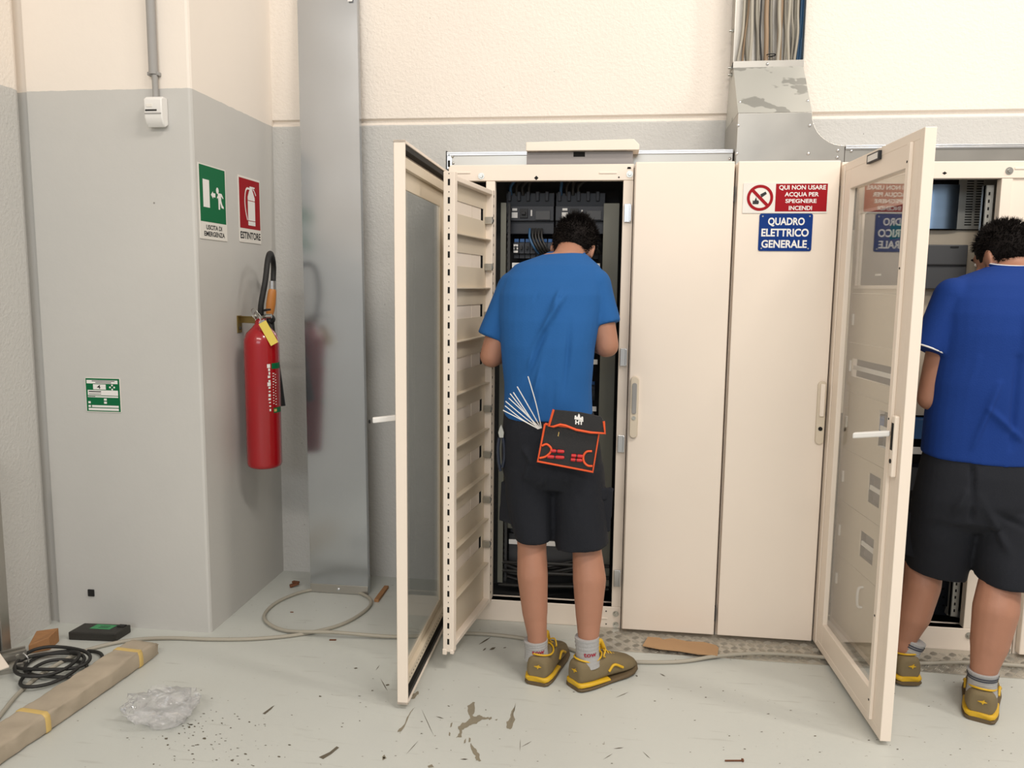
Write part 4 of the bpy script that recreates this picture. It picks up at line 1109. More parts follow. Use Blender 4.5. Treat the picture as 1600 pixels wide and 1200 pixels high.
mx2 = nt.nodes.new('ShaderNodeMixShader'); mx2.inputs[0].default_value = .14; nt.links.new(mx1.outputs[0], mx2.inputs[1]); nt.links.new(d1.outputs[0], mx2.inputs[2])
nt.links.new(mx2.outputs[0], nt.nodes['Material Output'].inputs[0])
pc = onz(258, 1122); b = MB(); random.seed(4)
bm = bmesh.new(); bmesh.ops.create_icosphere(bm, subdivisions=4, radius=1)
for sh in range(2):
    base = [Vector(v.co) for v in bm.verts]; vs = []
    for v in base:
        f = 1 + .55 * mnoise.noise(v * 1.8 + Vector((sh * 7, 0, 0))) + .13 * (abs(mnoise.noise(v * 4.5 + Vector((0, sh * 5, 0)))) - .2) * 2 + .05 * abs(mnoise.noise(v * 10 + Vector((0, 0, sh * 9))))
        p = Vector((v.x * .115, v.y * .085, v.z * .05)) * f * (1 - .30 * sh)
        p.z = max(p.z + .045, .001 + .002 * sh)
        if p.z < .012: p.x *= 1.12
        vs.append(pc + Vector((p.x, p.y, p.z)))
    b._add(vs, [[v.index for v in f_.verts] for f_ in bm.faces])
bm.free()
o = b.build('plastic_film', pl_m, None); tag(o, 'crumpled clear plastic film lying on the floor by the package', 'plastic')
# black box with green label
q0, q1, q2 = onz(107, 1000), onz(181, 1003), onz(205, 988)
r = thing('equipment_case', 'flat black case with a green label on the floor before the pilaster', 'box', tuple((q0 + q2) / 2))
q3 = q0 + (q2 - q1); 
for q in (q2, q3): q.y = min(q.y, 2.925)
hh = .034
b = MB(); sh = [q0, q1, q2, q3]; ctr = sum(sh, Vector()) / 4
b.loft([[Vector((p.x, p.y, 0)) for p in sh], [Vector((p.x, p.y, hh)) for p in sh]]); b.build('case', mat('black_grained_plastic', (44, 42, 38), .5, bump=.1, bscale=200), r, bevel=.004)
lerp = lambda u, v: (q0 * (1 - u) + q1 * u) * (1 - v) + (q3 * (1 - u) + q2 * u) * v
b = MB(); cs = [lerp(.30, .42), lerp(.74, .40), lerp(.76, .86), lerp(.32, .90)]; b._add([Vector((p.x, p.y, hh + .0006)) for p in cs], [(0, 1, 2, 3)]); lb = b.build('paper_label', M['green_label'], r)
b = MB()
for v in (.55, .68): cs = [lerp(.45, v), lerp(.66, v), lerp(.66, v + .04), lerp(.45, v + .04)]; b._add([Vector((p.x, p.y, hh + .001)) for p in cs], [(0, 1, 2, 3)])
b.build('printed_line', M['print_black'], lb)
b = MB(); cs = [lerp(.80, .70), lerp(.95, .68), lerp(.95, .90), lerp(.80, .92)]; b.loft([[Vector((p.x, p.y, hh - .001)) for p in cs], [Vector((p.x, p.y, hh + .004)) for p in cs]]); b.build('latch', M['black'], r, bevel=.001)
# wooden wedge
q = [onz(45, 1022), onz(78, 1016), onz(93, 1002), onz(58, 1004)]
b = MB(); b.loft([[p for p in q], [q[0] + PZ * .035, q[1] + PZ * .055, q[2] + PZ * .058, q[3] + PZ * .05]]); tag(b.build('wood_block', M['wood'], None, bevel=.003), 'small rough wooden block on the floor by the black cable coil', 'wood')
# steel channels at the left edge
def strut(a, bb, w_, h_, zb, name_lab):
    d = (bb - a); ln = d.length; d.normalize(); e = Vector((-d.y, d.x, 0))
    r = thing('steel_channel', name_lab, 'metal channel', tuple((a + bb) / 2))
    b = MB(); c0 = (a + bb) / 2 + PZ * (zb + h_ / 2)
    b.obox(c0, d, e, PZ, ln, w_, .003); b.obox(c0 + e * (w_ / 2 - .0015), d, e, PZ, ln, .003, h_); b.obox(c0 - e * (w_ / 2 - .0015), d, e, PZ, ln, .003, h_)
    b.obox(c0 + e * (w_ / 2 - .006) + PZ * h_ / 2, d, e, PZ, ln, .012, .003); b.obox(c0 - e * (w_ / 2 - .006) + PZ * h_ / 2, d, e, PZ, ln, .012, .003)
    b.build('profile', M['galv'], r)
    for k in range(3):
        q = bb - d * (.03 + .05 * k) - e * (w_ / 2 * (1 if (e.y > 0) else -1)) + PZ * (zb + h_ / 2)
        n_ = -e if e.y > 0 else e
        b = MB(); b.cyl(q, q + n_ * .003, .007, .006, 10); b.build('bolt', M['steel'], r)
    return r
strut(onz(-8, 1052), onz(38, 1044), .055, .030, .0, 'galvanised steel channel on the floor at the left edge, lower of two')
strut(onz(-8, 1048), onz(42, 1036), .045, .028, .032, 'galvanised steel channel at the left edge, resting on another one')
b = MB(); q = onz(0, 1035, .062); b.obox(q + Vector((-.03, .0, .012)), (1, -.65, -.25), (.5, .9, 0), PZ, .16, .06, .006); tag(b.build('cream_plate', M['cream'], None, bevel=.001), 'small cream metal plate lying on the steel channels', 'plate')
q = onz(40, 1036, .0); b = MB(); b.torus(q + Vector((.015, -.02, .03)), (.3, 1, .2), .020, .0025, 20, 6); tag(b.build('wire_ring', M['zinc_bright'], None, 60), 'small bright wire ring beside the steel channels', 'ring')
# coil of black cable
pts = []
cc = onz(92, 1048); 
for k in range(64):
    t = k / 64 * 2 * math.pi * 4.3
    rx = .115 + .03 * math.sin(t * .37 + 1) ; ry = .10 + .03 * math.cos(t * .53)
    pts.append(cc + Vector((rx * math.cos(t) + .03 * math.sin(t * .23) - .02, ry * math.sin(t) + .035 * math.cos(t * .31), .008 + .006 * (k / 64 * 4.3) + .003 * math.sin(t * 3))))
b = MB(); b.tube(pts, .0065, 9, 3); tag(b.build('cable_coil', M['cable_k'], None, 60), 'tangled coil of black cable on the floor at the left edge', 'cable')
# bits of wood on the floor
a, c_ = onz(588, 941), onz(604, 919)
d = (c_ - a); b = MB(); b.obox((a + c_) / 2 + PZ * .007, d, Vector((-d.y, d.x, 0)), PZ, d.length, .022, .014); tag(b.build('wood_stick', M['wood'], None, bevel=.002), 'flat wooden stick on the floor right of the zinc channel', 'wood')
q = onz(460, 917); b = MB(); b.obox(q + PZ * .012, (1, .5, .3), (-.5, 1, 0), (-.3, 0, 1), .045, .022, .012); b.obox(q + Vector((.005, .006, .022)), (1, -.4, .1), (.4, 1, 0), (0, 0, 1), .04, .016, .01)
tag(b.build('wood_scrap', M['rust'], None, bevel=.003), 'small dark brown scrap of wood left of the zinc channel', 'wood')
for (px, py, s, lab) in ((456, 957, .007, 'tiny reddish crumb inside the cable loop on the floor'), (520, 1000.5, .014, 'thin reddish splinter on the floor below the cable loop')):
    q = onz(px, py); b = MB(); b.obox(q + PZ * .002, (1, .15, 0), (-.15, 1, 0), PZ, s * 2, s * .5, .004); tag(b.build('wood_splinter', M['rust'], None, bevel=.001), lab, 'splinter')
q = onz(1148, 1190); b = MB(); b.cyl(q + Vector((-.03, -.004, .003)), q + Vector((.022, .004, .003)), .0025, .0025, 10); b.cyl(q + Vector((.022, .004, .004)), q + Vector((.027, .005, .004)), .006, .005, 10)
tag(b.build('loose_screw', M['rust'], None), 'loose rusty screw on the floor in front of the closed cabinets', 'screw')
# upright at the left wall
r = thing('steel_upright', 'galvanised steel upright against the left wall at the photo edge', 'upright', (LX + .03, 2.74, 0))
a = onz(16, 985); yy = a.y
x1 = LX + .05
b = MB()
yb = onx(16, 985, x1).y
b.box(LX + .001, x1, yb - .045, yb, 0, .80); b.build('post', M['galv'], r, bevel=.002)
b = MB(); b.box(LX + .001, x1 - .006, yb - .16, yb - .046, 0, .78); b.build('dark_panel', M['dark'], r)

# ------------------------------------------------------------------ people
M['skin'] = mat('skin', (162, 115, 92), 0.55, var=0.07, nscale=25, bump=0.05, bscale=300)
M['skin'].node_tree.nodes['Principled BSDF'].inputs['Subsurface Weight'].default_value = 0.06
M['skin'].node_tree.nodes['Principled BSDF'].inputs['Subsurface Radius'].default_value = (0.012, 0.005, 0.003)
M['shirt'] = mat('blue_cotton', (36, 88, 146), 0.85, var=0.06, nscale=9, bump=0.12, bscale=240, spec=0.2)
M['polo'] = mat('royal_blue_cotton', (22, 54, 122), 0.85, var=0.06, nscale=9, bump=0.12, bscale=240, spec=0.2)
M['shorts'] = mat('black_work_cloth', (29, 31, 37), 0.85, var=0.12, nscale=12, bump=0.15, bscale=300, spec=0.25)
M['hair'] = mat('dark_brown_hair', (20, 15, 13), 0.75, var=0.2, nscale=30, spec=0.15)
M['sock'] = mat('grey_ribbed_knit', (164, 163, 162), 0.9, var=0.06, bump=0.25, bscale=130, stretch=(1.6, 1.6, .15), spec=.2)
M['shoe'] = mat('olive_grey_suede', (116, 102, 74), 0.85, var=0.10, nscale=18, bump=0.1, bscale=200)
M['yellow'] = mat('yellow_rubber', (206, 164, 32), 0.5, var=0.06)
M['outsole'] = mat('brown_outsole', (92, 76, 52), 0.7)
M['orange'] = mat('orange_binding', (224, 84, 34), 0.6, var=.03)
M['pouch'] = mat('black_nylon', (26, 25, 26), 0.6, bump=.1, bscale=250)
M['driver_red'] = mat('red_handle_plastic', (190, 32, 34), 0.4)
M['red_print'] = mat('red_knit_lettering', (150, 30, 52), 0.9)
M['lip'] = mat('lip_skin', (150, 84, 74), 0.5)

def remesh(mb, name, voxel, iters, m, parent, disp=None, smooth_fac=.5):
    off = Vector(parent['_o'])
    me = bpy.data.meshes.new(name); me.from_pydata([tuple(v - off) for v in mb.v], [], mb.f); fix_normals(me)
    t = bpy.data.objects.new(name + '_tmp', me); COL.objects.link(t)
    r = t.modifiers.new('r', 'REMESH'); r.mode = 'VOXEL'; r.voxel_size = voxel
    s = t.modifiers.new('s', 'SMOOTH'); s.factor = smooth_fac; s.iterations = iters
    dg = bpy.context.evaluated_depsgraph_get(); dg.update()
    out = bpy.data.meshes.new_from_object(t.evaluated_get(dg)); out.name = name
    bpy.data.objects.remove(t); bpy.data.meshes.remove(me)
    if disp:
        n = len(out.vertices); co = np.empty(n * 3); no = np.empty(n * 3)
        out.vertices.foreach_get('co', co); out.vertices.foreach_get('normal', no)
        co = co.reshape(-1, 3); no = no.reshape(-1, 3)
        d = disp(co + np.array(off), no)
        co = co + (d if d.ndim == 2 else no * d[:, None]); out.vertices.foreach_set('co', co.ravel())
        out.update()
    out.polygons.foreach_set('use_smooth', [True] * len(out.polygons))
    out.materials.clear(); out.materials.append(m)
    o = bpy.data.objects.new(name, out); COL.objects.link(o); o.parent = parent; o['_o'] = tuple(off)
    return o

def ringp(py, l, r, y, hd, sc=1.0, ex=2.3, n=32, tilt=0.0):
    a, c_ = ony(l, py, y), ony(r, py, y); c = (a + c_) / 2; hw = (c_ - a).length / 2 * sc; hd *= sc
    out = []
    for k in range(n):
        t = 2 * math.pi * k / n; cs, sn = math.cos(t), math.sin(t)
        x = hw * (1 if cs >= 0 else -1) * abs(cs) ** (2 / ex); yy = hd * (1 if sn >= 0 else -1) * abs(sn) ** (2 / ex)
        out.append(Vector((c.x + x, c.y + yy, c.z + tilt * x)))
    return out

def folds(lines, both=None):
    """crease ridges along 3D segments: (p, q, width, height)"""
    L = [(np.array(p), np.array(q), w_, h_) for p, q, w_, h_ in lines]
    def f(co, no):
        d = np.zeros(len(co))
        for p, q, w_, h_ in L:
            v = q - p; t = np.clip(((co - p) @ v) / (v @ v), 0, 1)
            dist = np.linalg.norm(co - (p + t[:, None] * v), axis=1)
            d += 2.1 * h_ * np.exp(-(dist / (w_ * .85)) ** 2) * np.sin(np.pi * np.clip(t * .9 + .08, 0, 1)) ** .5
        x = co * 9.0
        d += .0025 * np.sin(x[:, 0] * 3.1 + 1.7 * np.sin(x[:, 2] * 1.3)) * np.sin(x[:, 2] * 1.1 + 2 * np.sin(x[:, 0] * .8))
        return d
    return f

def hand(b, wrist, d, up):
    d = Vector(d).normalized(); up = Vector(up); s = d.cross(up).normalized(); up = s.cross(d).normalized()
    rot = Matrix((s, d, up)).transposed()
    b.ell(wrist + d * .045, .038, .055, .017, rot, 16, 10)
    for k, ln in enumerate((.062, .074, .068, .052)):
        r0 = wrist + d * .082 + s * (-.030 + .020 * k); m1 = r0 + d * ln * .55 - up * .008; e = m1 + d * ln * .35 - up * .024
        b.capsule(r0 - d * .01, m1, .0092, .0085, 10, 3); b.capsule(m1, e, .0085, .007, 10, 3)
    t0 = wrist + d * .03 - s * .028; t1 = t0 + d * .038 - s * .026 - up * .008; t2 = t1 + d * .03 - s * .002 - up * .012
    b.capsule(t0, t1, .0125, .010, 10, 3); b.capsule(t1, t2, .010, .0085, 10, 3)

def make_head(b, r, c, yaw, pitch, roll, seed, parts):
    rot = Matrix.Rotation(yaw, 3, 'Z') @ Matrix.Rotation(-pitch, 3, 'X') @ Matrix.Rotation(roll, 3, 'Y')
    L = lambda x, y, z: c + rot @ Vector((x, y, z))
    b.ell(L(0, -.002, .018), .073, .092, .098, rot, 28, 18)
    b.ell(L(0, .032, -.050), .056, .058, .066, rot)
    b.ell(L(0, .062, -.088), .024, .022, .020, rot)
    b.capsule(L(0, .086, .012), L(0, .102, -.024), .009, .014, 12, 4)
    b.ell(L(0, .080, .032), .045, .014, .012, rot)
    for s in (-1, 1):
        e = Matrix.Rotation(s * .35, 3, 'Z')
        b.ell(L(s * .077, -.008, -.006), .007, .019, .032, rot @ e, 16, 12)
        b.ell(L(s * .072, .002, -.012), .010, .012, .02, rot)
        b.ell(L(s * .040, .062, -.022), .02, .018, .016, rot)
    def add(root):
        for s in (-1, 1):
            q = MB(); q.ell(L(s * .031, .0745, .010), .013, .009, .008, rot, 16, 10); eo = q.build('eye', M['white'], root, 60)
            q = MB(); q.ell(L(s * .031, .082, .010), .0055, .003, .0055, rot, 14, 8); q.build('iris', M['hair'], eo, 60)
            q = MB(); q.tube([L(s * .014, .090, .028), L(s * .032, .088, .034), L(s * .050, .076, .028)], .004, 8); q.build('eyebrow', M['hair'], root, 60)
        q = MB(); q.ell(L(0, .090, -.052), .023, .008, .0045, rot, 18, 8); q.ell(L(0, .088, -.060), .019, .008, .005, rot, 18, 8); q.build('mouth', M['lip'], root, 60)
        # short hair: cap and strands in one mesh
        rnd = random.Random(seed); q = MB()
        hc = (0, -.012, .032); hr = (.0785, .0945, .0985)
        rings = []
        nv, nu = 26, 40
        for j in range(1, nv):
            t = math.pi * j / nv; rr = []
            for i in range(nu):
                u = 2 * math.pi * i / nu
                v = Vector((math.sin(t) * math.cos(u), math.sin(t) * math.sin(u), -math.cos(t)))
                k = 1 + .05 * mnoise.noise(v * 4 + Vector((seed, 0, 0)))
                rr.append(L(hc[0] + hr[0] * v.x * k, hc[1] + hr[1] * v.y * k, hc[2] + hr[2] * v.z * k))
            rings.append(rr)
        q.loft(rings)
        for k in range(4200):
            v = Vector((rnd.gauss(0, 1), rnd.gauss(0, 1), rnd.gauss(0, 1))).normalized()
            p = Vector((hc[0] + hr[0] * v.x, hc[1] + hr[1] * v.y, hc[2] + hr[2] * v.z))
            lim = -.030 if p.y < -.02 else (.016 if p.y < .035 else .062)
            nape = False
            if p.z < lim: continue
            n_ = v.copy(); flow = Vector((rnd.gauss(0, .25), -.25 + rnd.gauss(0, .3), -.25 if p.z < .09 else .2))
            d = (n_ * .55 + flow * .8).normalized(); ln = rnd.uniform(.012, .026) * (1.0 if p.z > .05 else .6)
            a = d.orthogonal().normalized() * .0016; a2 = d.cross(a)
            q._add([L(*(p + a)), L(*(p - a * .5 + a2 * .87)), L(*(p - a * .5 - a2 * .87)), L(*(p + d * ln))], [(0, 1, 3), (1, 2, 3), (2, 0, 3)])
        for k in range(900):       # cropped nape and temples
            u = rnd.uniform(-2.0, 2.0) - math.pi / 2; z = rnd.uniform(-.062, .0)
            rr = .0735 * math.sqrt(max(.05, 1 - ((z - .018) / .098) ** 2)) / .073
            p = Vector((math.cos(u) * .073 * rr, -.002 + math.sin(u) * .092 * rr, z))
            if p.y > .0 : continue
            d = (Vector((p.x, p.y, 0)).normalized() * .35 + Vector((0, 0, -1))).normalized(); a = d.orthogonal().normalized() * .0014; a2 = d.cross(a)
            q._add([L(*(p + a)), L(*(p - a * .5 + a2 * .87)), L(*(p - a * .5 - a2 * .87)), L(*(p + d * .008))], [(0, 1, 3), (1, 2, 3), (2, 0, 3)])
        h_ = q.build('hair', M['hair'], root, 60)
    parts.append(add)

def shoe(root, heel, d, gz=0.0):
    d = Vector((d[0], d[1], 0)).normalized(); e = Vector((d.y, -d.x, 0)); heel = Vector((heel.x, heel.y, gz))
    sec = [(.000, .027, .080), (.008, .035, .089), (.030, .041, .092), (.060, .043, .078), (.095, .043, .088), (.125, .043, .094), (.16, .045, .080), (.20, .048, .066), (.235, .046, .055), (.262, .036, .046), (.278, .018, .036)]
    sec = [(s * 1.04, hw * 1.22, zt * 1.20) for s, hw, zt in sec]
    def sect(s, hw, z0, zt, shrink=.82, n=20):
        out = []
        for k in range(n):
            t = 2 * math.pi * k / n; cs, sn = math.cos(t), math.sin(t)
            z = (z0 + zt) / 2 + (zt - z0) / 2 * (1 if sn > 0 else -1) * abs(sn) ** .7
            f = 1 - (1 - shrink) * max(0, (z - z0) / (zt - z0)) ** 1.5
            out.append(heel + d * s + e * (hw * (1 if cs > 0 else -1) * abs(cs) ** .6 * f) + PZ * z)
        return out
    b = MB(); b.loft([sect(s, hw, .022, zt) for s, hw, zt in sec])
    sh = remesh(b, 'shoe', .0045, 4, M['shoe'], root)
    toe = lambda s: .010 * max(0, (s - .19) / .09) ** 2
    b = MB(); b.loft([sect(s - .003 if s < .02 else s + .002, hw + .003, .012 + toe(s), .034 - .10 * max(0, min(.10, s - .05)) + toe(s), 1.0) for s, hw, zt in sec[:6]]); b.build('midsole', M['yellow'], sh, 60)
    b = MB(); b.loft([sect(s - .004 if s < .02 else s + .003, hw + .004, toe(s), .016 + .007 * min(1, max(0, (s - .1) / .1)) + toe(s), 1.0) for s, hw, zt in sec]); b.build('outsole', M['outsole'], sh, 60)
    b = MB(); pts = []
    for k in range(25):
        t = 2 * math.pi * k / 24; pts.append(heel + d * (.066 + .056 * math.cos(t)) + e * .041 * math.sin(t) + PZ * (.104 + .010 * abs(math.cos(t)) ** 2))
    b.tube(pts, .0035, 8, 2); b.build('collar_trim', M['yellow'], sh, 60)
    b = MB(); b.tube([heel + d * .118 + PZ * .108, heel + d * .112 + PZ * .140, heel + d * .124 + PZ * .152, heel + d * .142 + PZ * .120], .009, 8); b.build('tongue', M['yellow'], sh, 60)
    for k in range(4):
        s = .134 + .018 * k; z = .116 - .011 * k
        b = MB(); b.tube([heel + d * s + e * .030 + PZ * (z - .018), heel + d * (s + .002) + PZ * (z + .002), heel + d * s - e * .030 + PZ * (z - .018)], .0028, 8); b.build('lace', M['yellow'], sh, 60)
    for sgn in (1, -1):
        b = MB(); b.tube([heel + d * .132 + PZ * .12, heel + d * .124 + e * .030 * sgn + PZ * .132, heel + d * .104 + e * .044 * sgn + PZ * .116, heel + d * .118 + e * .036 * sgn + PZ * .104], .0028, 8); b.build('lace', M['yellow'], sh, 60)
        b = MB(); b.tube([heel + d * .125 + e * .051 * sgn + PZ * .052, heel + d * .15 + e * .0525 * sgn + PZ * .072, heel + d * .19 + e * .056 * sgn + PZ * .052], .005, 8); b.build('side_stripe', M['yellow'], sh, 60)
    P = [(-1, .1), (-.1, .35), (.45, .85), (.35, .35), (1.0, .1), (.3, -.1), (.1, -.65), (-.15, -.1)]
    b = MB(); b.prism([(x * .014, y * .012) for x, y in P], heel - d * .0035 + PZ * .072 + e * .004, e, PZ, d, .012); b.build('heel_logo', M['yellow'], sh)
    return sh

def sock(root, ank, top, ra, rt, text, stripes=False):
    ank = Vector(ank); top = Vector(top); b = MB(); rings = []
    ax = (top - ank).normalized(); a = ax.orthogonal().normalized()
    n = 36
    u = Vector((1, 0, 0)); u = (u - ax * u.dot(ax)).normalized(); v = ax.cross(u)
    N_ = 22; ln = (top - ank).length
    rad = lambda t: (ra * 1.12) * (1 - t) ** 2 + 2 * ra * .92 * t * (1 - t) * 1.02 + rt * t * t
    for i in range(N_ + 1):
        t = i / N_; r_ = rad(t) + .0014 * math.sin(i * 2.2) * (1 if .55 < t < .95 else .5)
        rings.append([ank + ax * ln * t + (u * math.cos(q) + v * math.sin(q)) * r_ for q in [2 * math.pi * k / n for k in range(n)]])
    b.loft(rings); so = b.build('sock', M['sock'], root, 70)
    cam_dir = Vector((0, -1, 0))
    def mp(t0, u0, lift=.0018):
        def f(x, y):
            t = t0 + y / ln; r_ = rad(min(1, max(0, t))) + lift; th = (x + u0) / r_
            base = math.atan2(cam_dir.dot(v), cam_dir.dot(u))
            q = base + th
            return ank + ax * ln * t + (u * math.cos(q) + v * math.sin(q)) * r_
        return f
    if text:
        b = MB(); b.text(text, .05, .016, None, None, None, .02, mp(.44, -.012, .0025)); b.build('lettering', M['red_print'] if not stripes else M['shorts'], so)
    if stripes:
        for t in (.80, .72, .62) if text else (.80, .70):
            b = MB()
            for k in range(n):
                q0, q1 = 2 * math.pi * k / n, 2 * math.pi * (k + 1) / n
                P = []
                for tt, q in ((t, q0), (t, q1), (t + .055, q1), (t + .055, q0)):
                    r_ = rad(tt) + .0022; P.append(ank + ax * ln * tt + (u * math.cos(q) + v * math.sin(q)) * r_)
                b._add(P, [(0, 1, 2, 3)])
            b.build('stripe', mat('navy_knit', (52, 54, 66), .9), so)
    return so

def limb_cyl(b, p0, p1, r0, r1, n=28):
    b.cyl(p0, p1, r0, r1, n)

# ---- person at the left cabinet
def person_one():
    hL, hR = onz(838, 1071), onz(896, 1076)
    root = thing('person', 'person in a blue T-shirt and black shorts working in the left open cabinet', 'person', ((hL.x + hR.x) / 2, 2.80, 0))
    parts = []
    dL, dR = Vector((.22, 1, 0)).normalized(), Vector((.74, .67, 0)).normalized()
    aL = hL + dL * .062 + PZ * .085; aR = hR + dR * .060 + PZ * .085
    aL.x = ony(839, 1014, aL.y).x; aR.x = ony(919, 1012, aR.y).x
    tors = [(690, 790, 932, 2.84, .125), (648, 788, 926, 2.83, .12), (600, 788, 924, 2.83, .122), (540, 783, 930, 2.84, .13), (500, 780, 938, 2.86, .135), (460, 780, 945, 2.885, .13), (435, 786, 944, 2.905, .115), (415, 806, 938, 2.92, .095), (404, 832, 924, 2.94, .075), (396, 850, 914, 2.955, .06)]
    b = MB()
    b.loft([ringp(*t, sc=.90) for t in tors])
    b.capsule(ony(884, 412, 2.935), ony(892, 396, 2.985), .060, .056)
    kL, kR = ony(831, 850, 2.815), ony(917, 858, 2.815)
    pL, pR = ony(836, 720, 2.84), ony(900, 720, 2.84)
    for hip, kn, cf, an, rc in ((pL, kL, ony(832, 898, 2.79), aL, .058), (pR, kR, ony(921, 905, 2.79), aR, .062)):
        b.capsule(hip, kn, .080, .056); b.capsule(kn, cf, .054, rc); md = cf * .45 + an * .55 + PZ * .02; b.capsule(cf, md, rc, .047); b.capsule(md, an + PZ * .08, .046, .037); b.capsule(an + PZ * .08, an, .037, .036)
        b.capsule(an, an - PZ * .03, .036, .034)
    b.ell((pL + pR) / 2, .15, .11, .12)
    sL, eL, wL = ony(803, 452, 2.895), ony(768, 556, 2.86), ony(830, 530, 3.19)
    sR, eR, wR = ony(928, 446, 2.895), ony(948, 540, 2.865), ony(905, 520, 3.18)
    for s, e, w in ((sL, eL, wL), (sR, eR, wR)):
        b.capsule(s, e, .056, .044); b.capsule(e, e + (w - e) * .35, .0435, .042); b.capsule(e + (w - e) * .35, w, .042, .028)
    hand(b, wL, (.55, 1, .1), (0, 0, 1)); hand(b, wR, (-.55, 1, .1), (0, 0, 1))
    make_head(b, root, ony(896, 390, 3.03), R_(-8), R_(38), R_(8), 3, parts)
    remesh(b, 'body', .0062, 5, M['skin'], root)
    for f in parts: f(root)
    # T-shirt
    b = MB(); tt = [(652, 789, 926, 2.83, .128)] + [(p, l, r_, y, d + .006) for p, l, r_, y, d in tors[1:-1]]
    tt[1] = (640, 788, 926, 2.83, .127)
    b.loft([ringp(*t) for t in tt] + [ringp(397, 848, 916, 2.955, .068)])
    b.cyl(sL, ony(769, 529, 2.868), .066, .058, 28); b.cyl(sR, ony(945, 508, 2.875), .066, .058, 28)
    b.ell(sL, .066, .068, .066); b.ell(sR, .066, .068, .066)
    b.capsule(sL, ony(850, 436, 2.91), .064, .07); b.capsule(sR, ony(890, 434, 2.91), .064, .07)
    P = lambda x, y, d=.135: ony(x, y, (2.83 if y > 540 else 2.83 + (540 - y) * .0006) - d)
    fl_ = [(P(905, 425), P(832, 540), .012, .010), (P(880, 440), P(815, 600), .010, .009), (P(872, 470), P(828, 640), .009, .008), (P(915, 470), P(905, 640), .010, .008), (P(893, 500), P(880, 645), .012, -.007), (P(850, 520), P(800, 640), .012, -.008),
           (P(925, 450), P(930, 560), .012, .007), (P(800, 470), P(792, 600), .012, .007), (P(860, 410), P(800, 470), .011, .006), (P(858, 405), P(835, 470), .009, -.006), (P(905, 560), P(915, 650), .01, .008), (P(845, 590), P(838, 650), .009, .008), (P(866, 600), P(862, 650), .009, -.007)]
    remesh(b, 'shirt', .0052, 9, M['shirt'], root, folds(fl_))
    b = MB(); c0 = ony(884, 397, 2.95)
    b.tube([c0 + Vector((.068 * math.cos(t), .058 * math.sin(t), .010 * math.sin(t) - .002)) for t in [2 * math.pi * k / 30 for k in range(31)]], .007, 8, 1); b.build('collar', M['shirt'], root, 60)
    # shorts
    b = MB()
    b.loft([ringp(642, 788, 928, 2.835, .125), ringp(668, 786, 934, 2.835, .136), ringp(700, 785, 940, 2.835, .145), ringp(735, 786, 944, 2.835, .142), ringp(756, 792, 938, 2.835, .118)])
    b.loft([ringp(725, 788, 872, 2.835, .125), ringp(770, 791, 869, 2.835, .118), ringp(805, 797, 866, 2.83, .108), ringp(840, 806, 863, 2.825, .098)])
    b.loft([ringp(725, 862, 944, 2.835, .125), ringp(770, 864, 946, 2.835, .120), ringp(810, 866, 950, 2.83, .112), ringp(850, 868, 951, 2.825, .104, tilt=.12)])
    Q = lambda x, y, d=.135: ony(x, y, 2.835 - d)
    sf = [(Q(830, 720), Q(800, 800), .012, .006), (Q(850, 745), Q(820, 820), .012, .006), (Q(868, 690), Q(866, 745), .008, -.009), (Q(885, 745), Q(915, 830), .012, .006), (Q(815, 700), Q(845, 735), .012, .005), (Q(900, 770), Q(940, 800), .011, -.006), (Q(808, 760), Q(850, 800), .01, -.005)]
    so = remesh(b, 'shorts', .0062, 4, M['shorts'], root, folds(sf))
    b = MB(); b.obox(ony(940, 798, 2.79), (.75, .65, 0), (-.65, .75, 0), (.05, 0, 1), .085, .022, .165); remesh(b, 'cargo_pocket', .005, 3, M['shorts'], so)
    b = MB(); b.obox(ony(794, 785, 2.80), (.75, -.65, 0), (.65, .75, 0), (.05, 0, 1), .075, .020, .15); remesh(b, 'cargo_pocket', .005, 3, M['shorts'], so)
    b = MB(); b.obox(ony(936, 772, 2.775), (.75, .65, 0), (-.65, .75, 0), (.05, 0, 1), .07, .026, .045); remesh(b, 'pocket_flap', .005, 3, M['shorts'], so)
    for hl, dd, an, tp in ((hL, dL, aL, ony(837, 999, aL.y)), (hR, dR, aR, ony(917, 994, aR.y))):
        shoe(root, hl, dd)
        sock(root, an - PZ * .008, Vector((tp.x, tp.y, tp.z)), .0415, .0450, 'tow')
    return root
p1 = person_one()

# ---- pouch, cable ties, pliers carried on the belt
PYB = 2.660
pc_ = lambda x, y, d=0: ony(740 + x / 2.4, 600 + y / 2.4, PYB + d)
r = thing('tool_pouch', 'black tool pouch with orange binding hanging at the back of the belt', 'pouch', tuple(pc_(350, 200)))
def sheet(b, pts, d0, th):
    P = [pc_(x, y, d0) for x, y in pts]; n = len(P); Q = [p + PY * th for p in P]
    b._add(P + Q, [list(range(n))[::-1], list(range(n, 2 * n))] + [(i, (i + 1) % n, n + (i + 1) % n, n + i) for i in range(n)])
body = [(268, 150), (240, 290), (447, 330), (472, 175)]
b = MB(); sheet(b, body, .0, .022); b.build('body', M['pouch'], r, bevel=.003)
b = MB(); b.tube([pc_(x, y, -.001) for x, y in body + body[:1]], .0042, 8, 1); b.build('edge_binding', M['orange'], r, 60)
for P in ([(256, 232), (274, 226), (290, 240), (288, 256), (270, 272), (247, 278)], [(444, 252), (424, 254), (412, 270), (414, 292), (428, 306), (446, 308)]):
    b = MB(); b.tube([pc_(x, y, -.003) for x, y in P], .0038, 8); b.build('corner_binding', M['orange'], r, 60)
flap = [(300, 96), (400, 106), (478, 122), (488, 140), (493, 185), (440, 182), (385, 172), (345, 156), (325, 152), (300, 160), (282, 158)]
b = MB(); sheet(b, flap, -.012, .006); fo = b.build('flap', M['pouch'], r, bevel=.001)
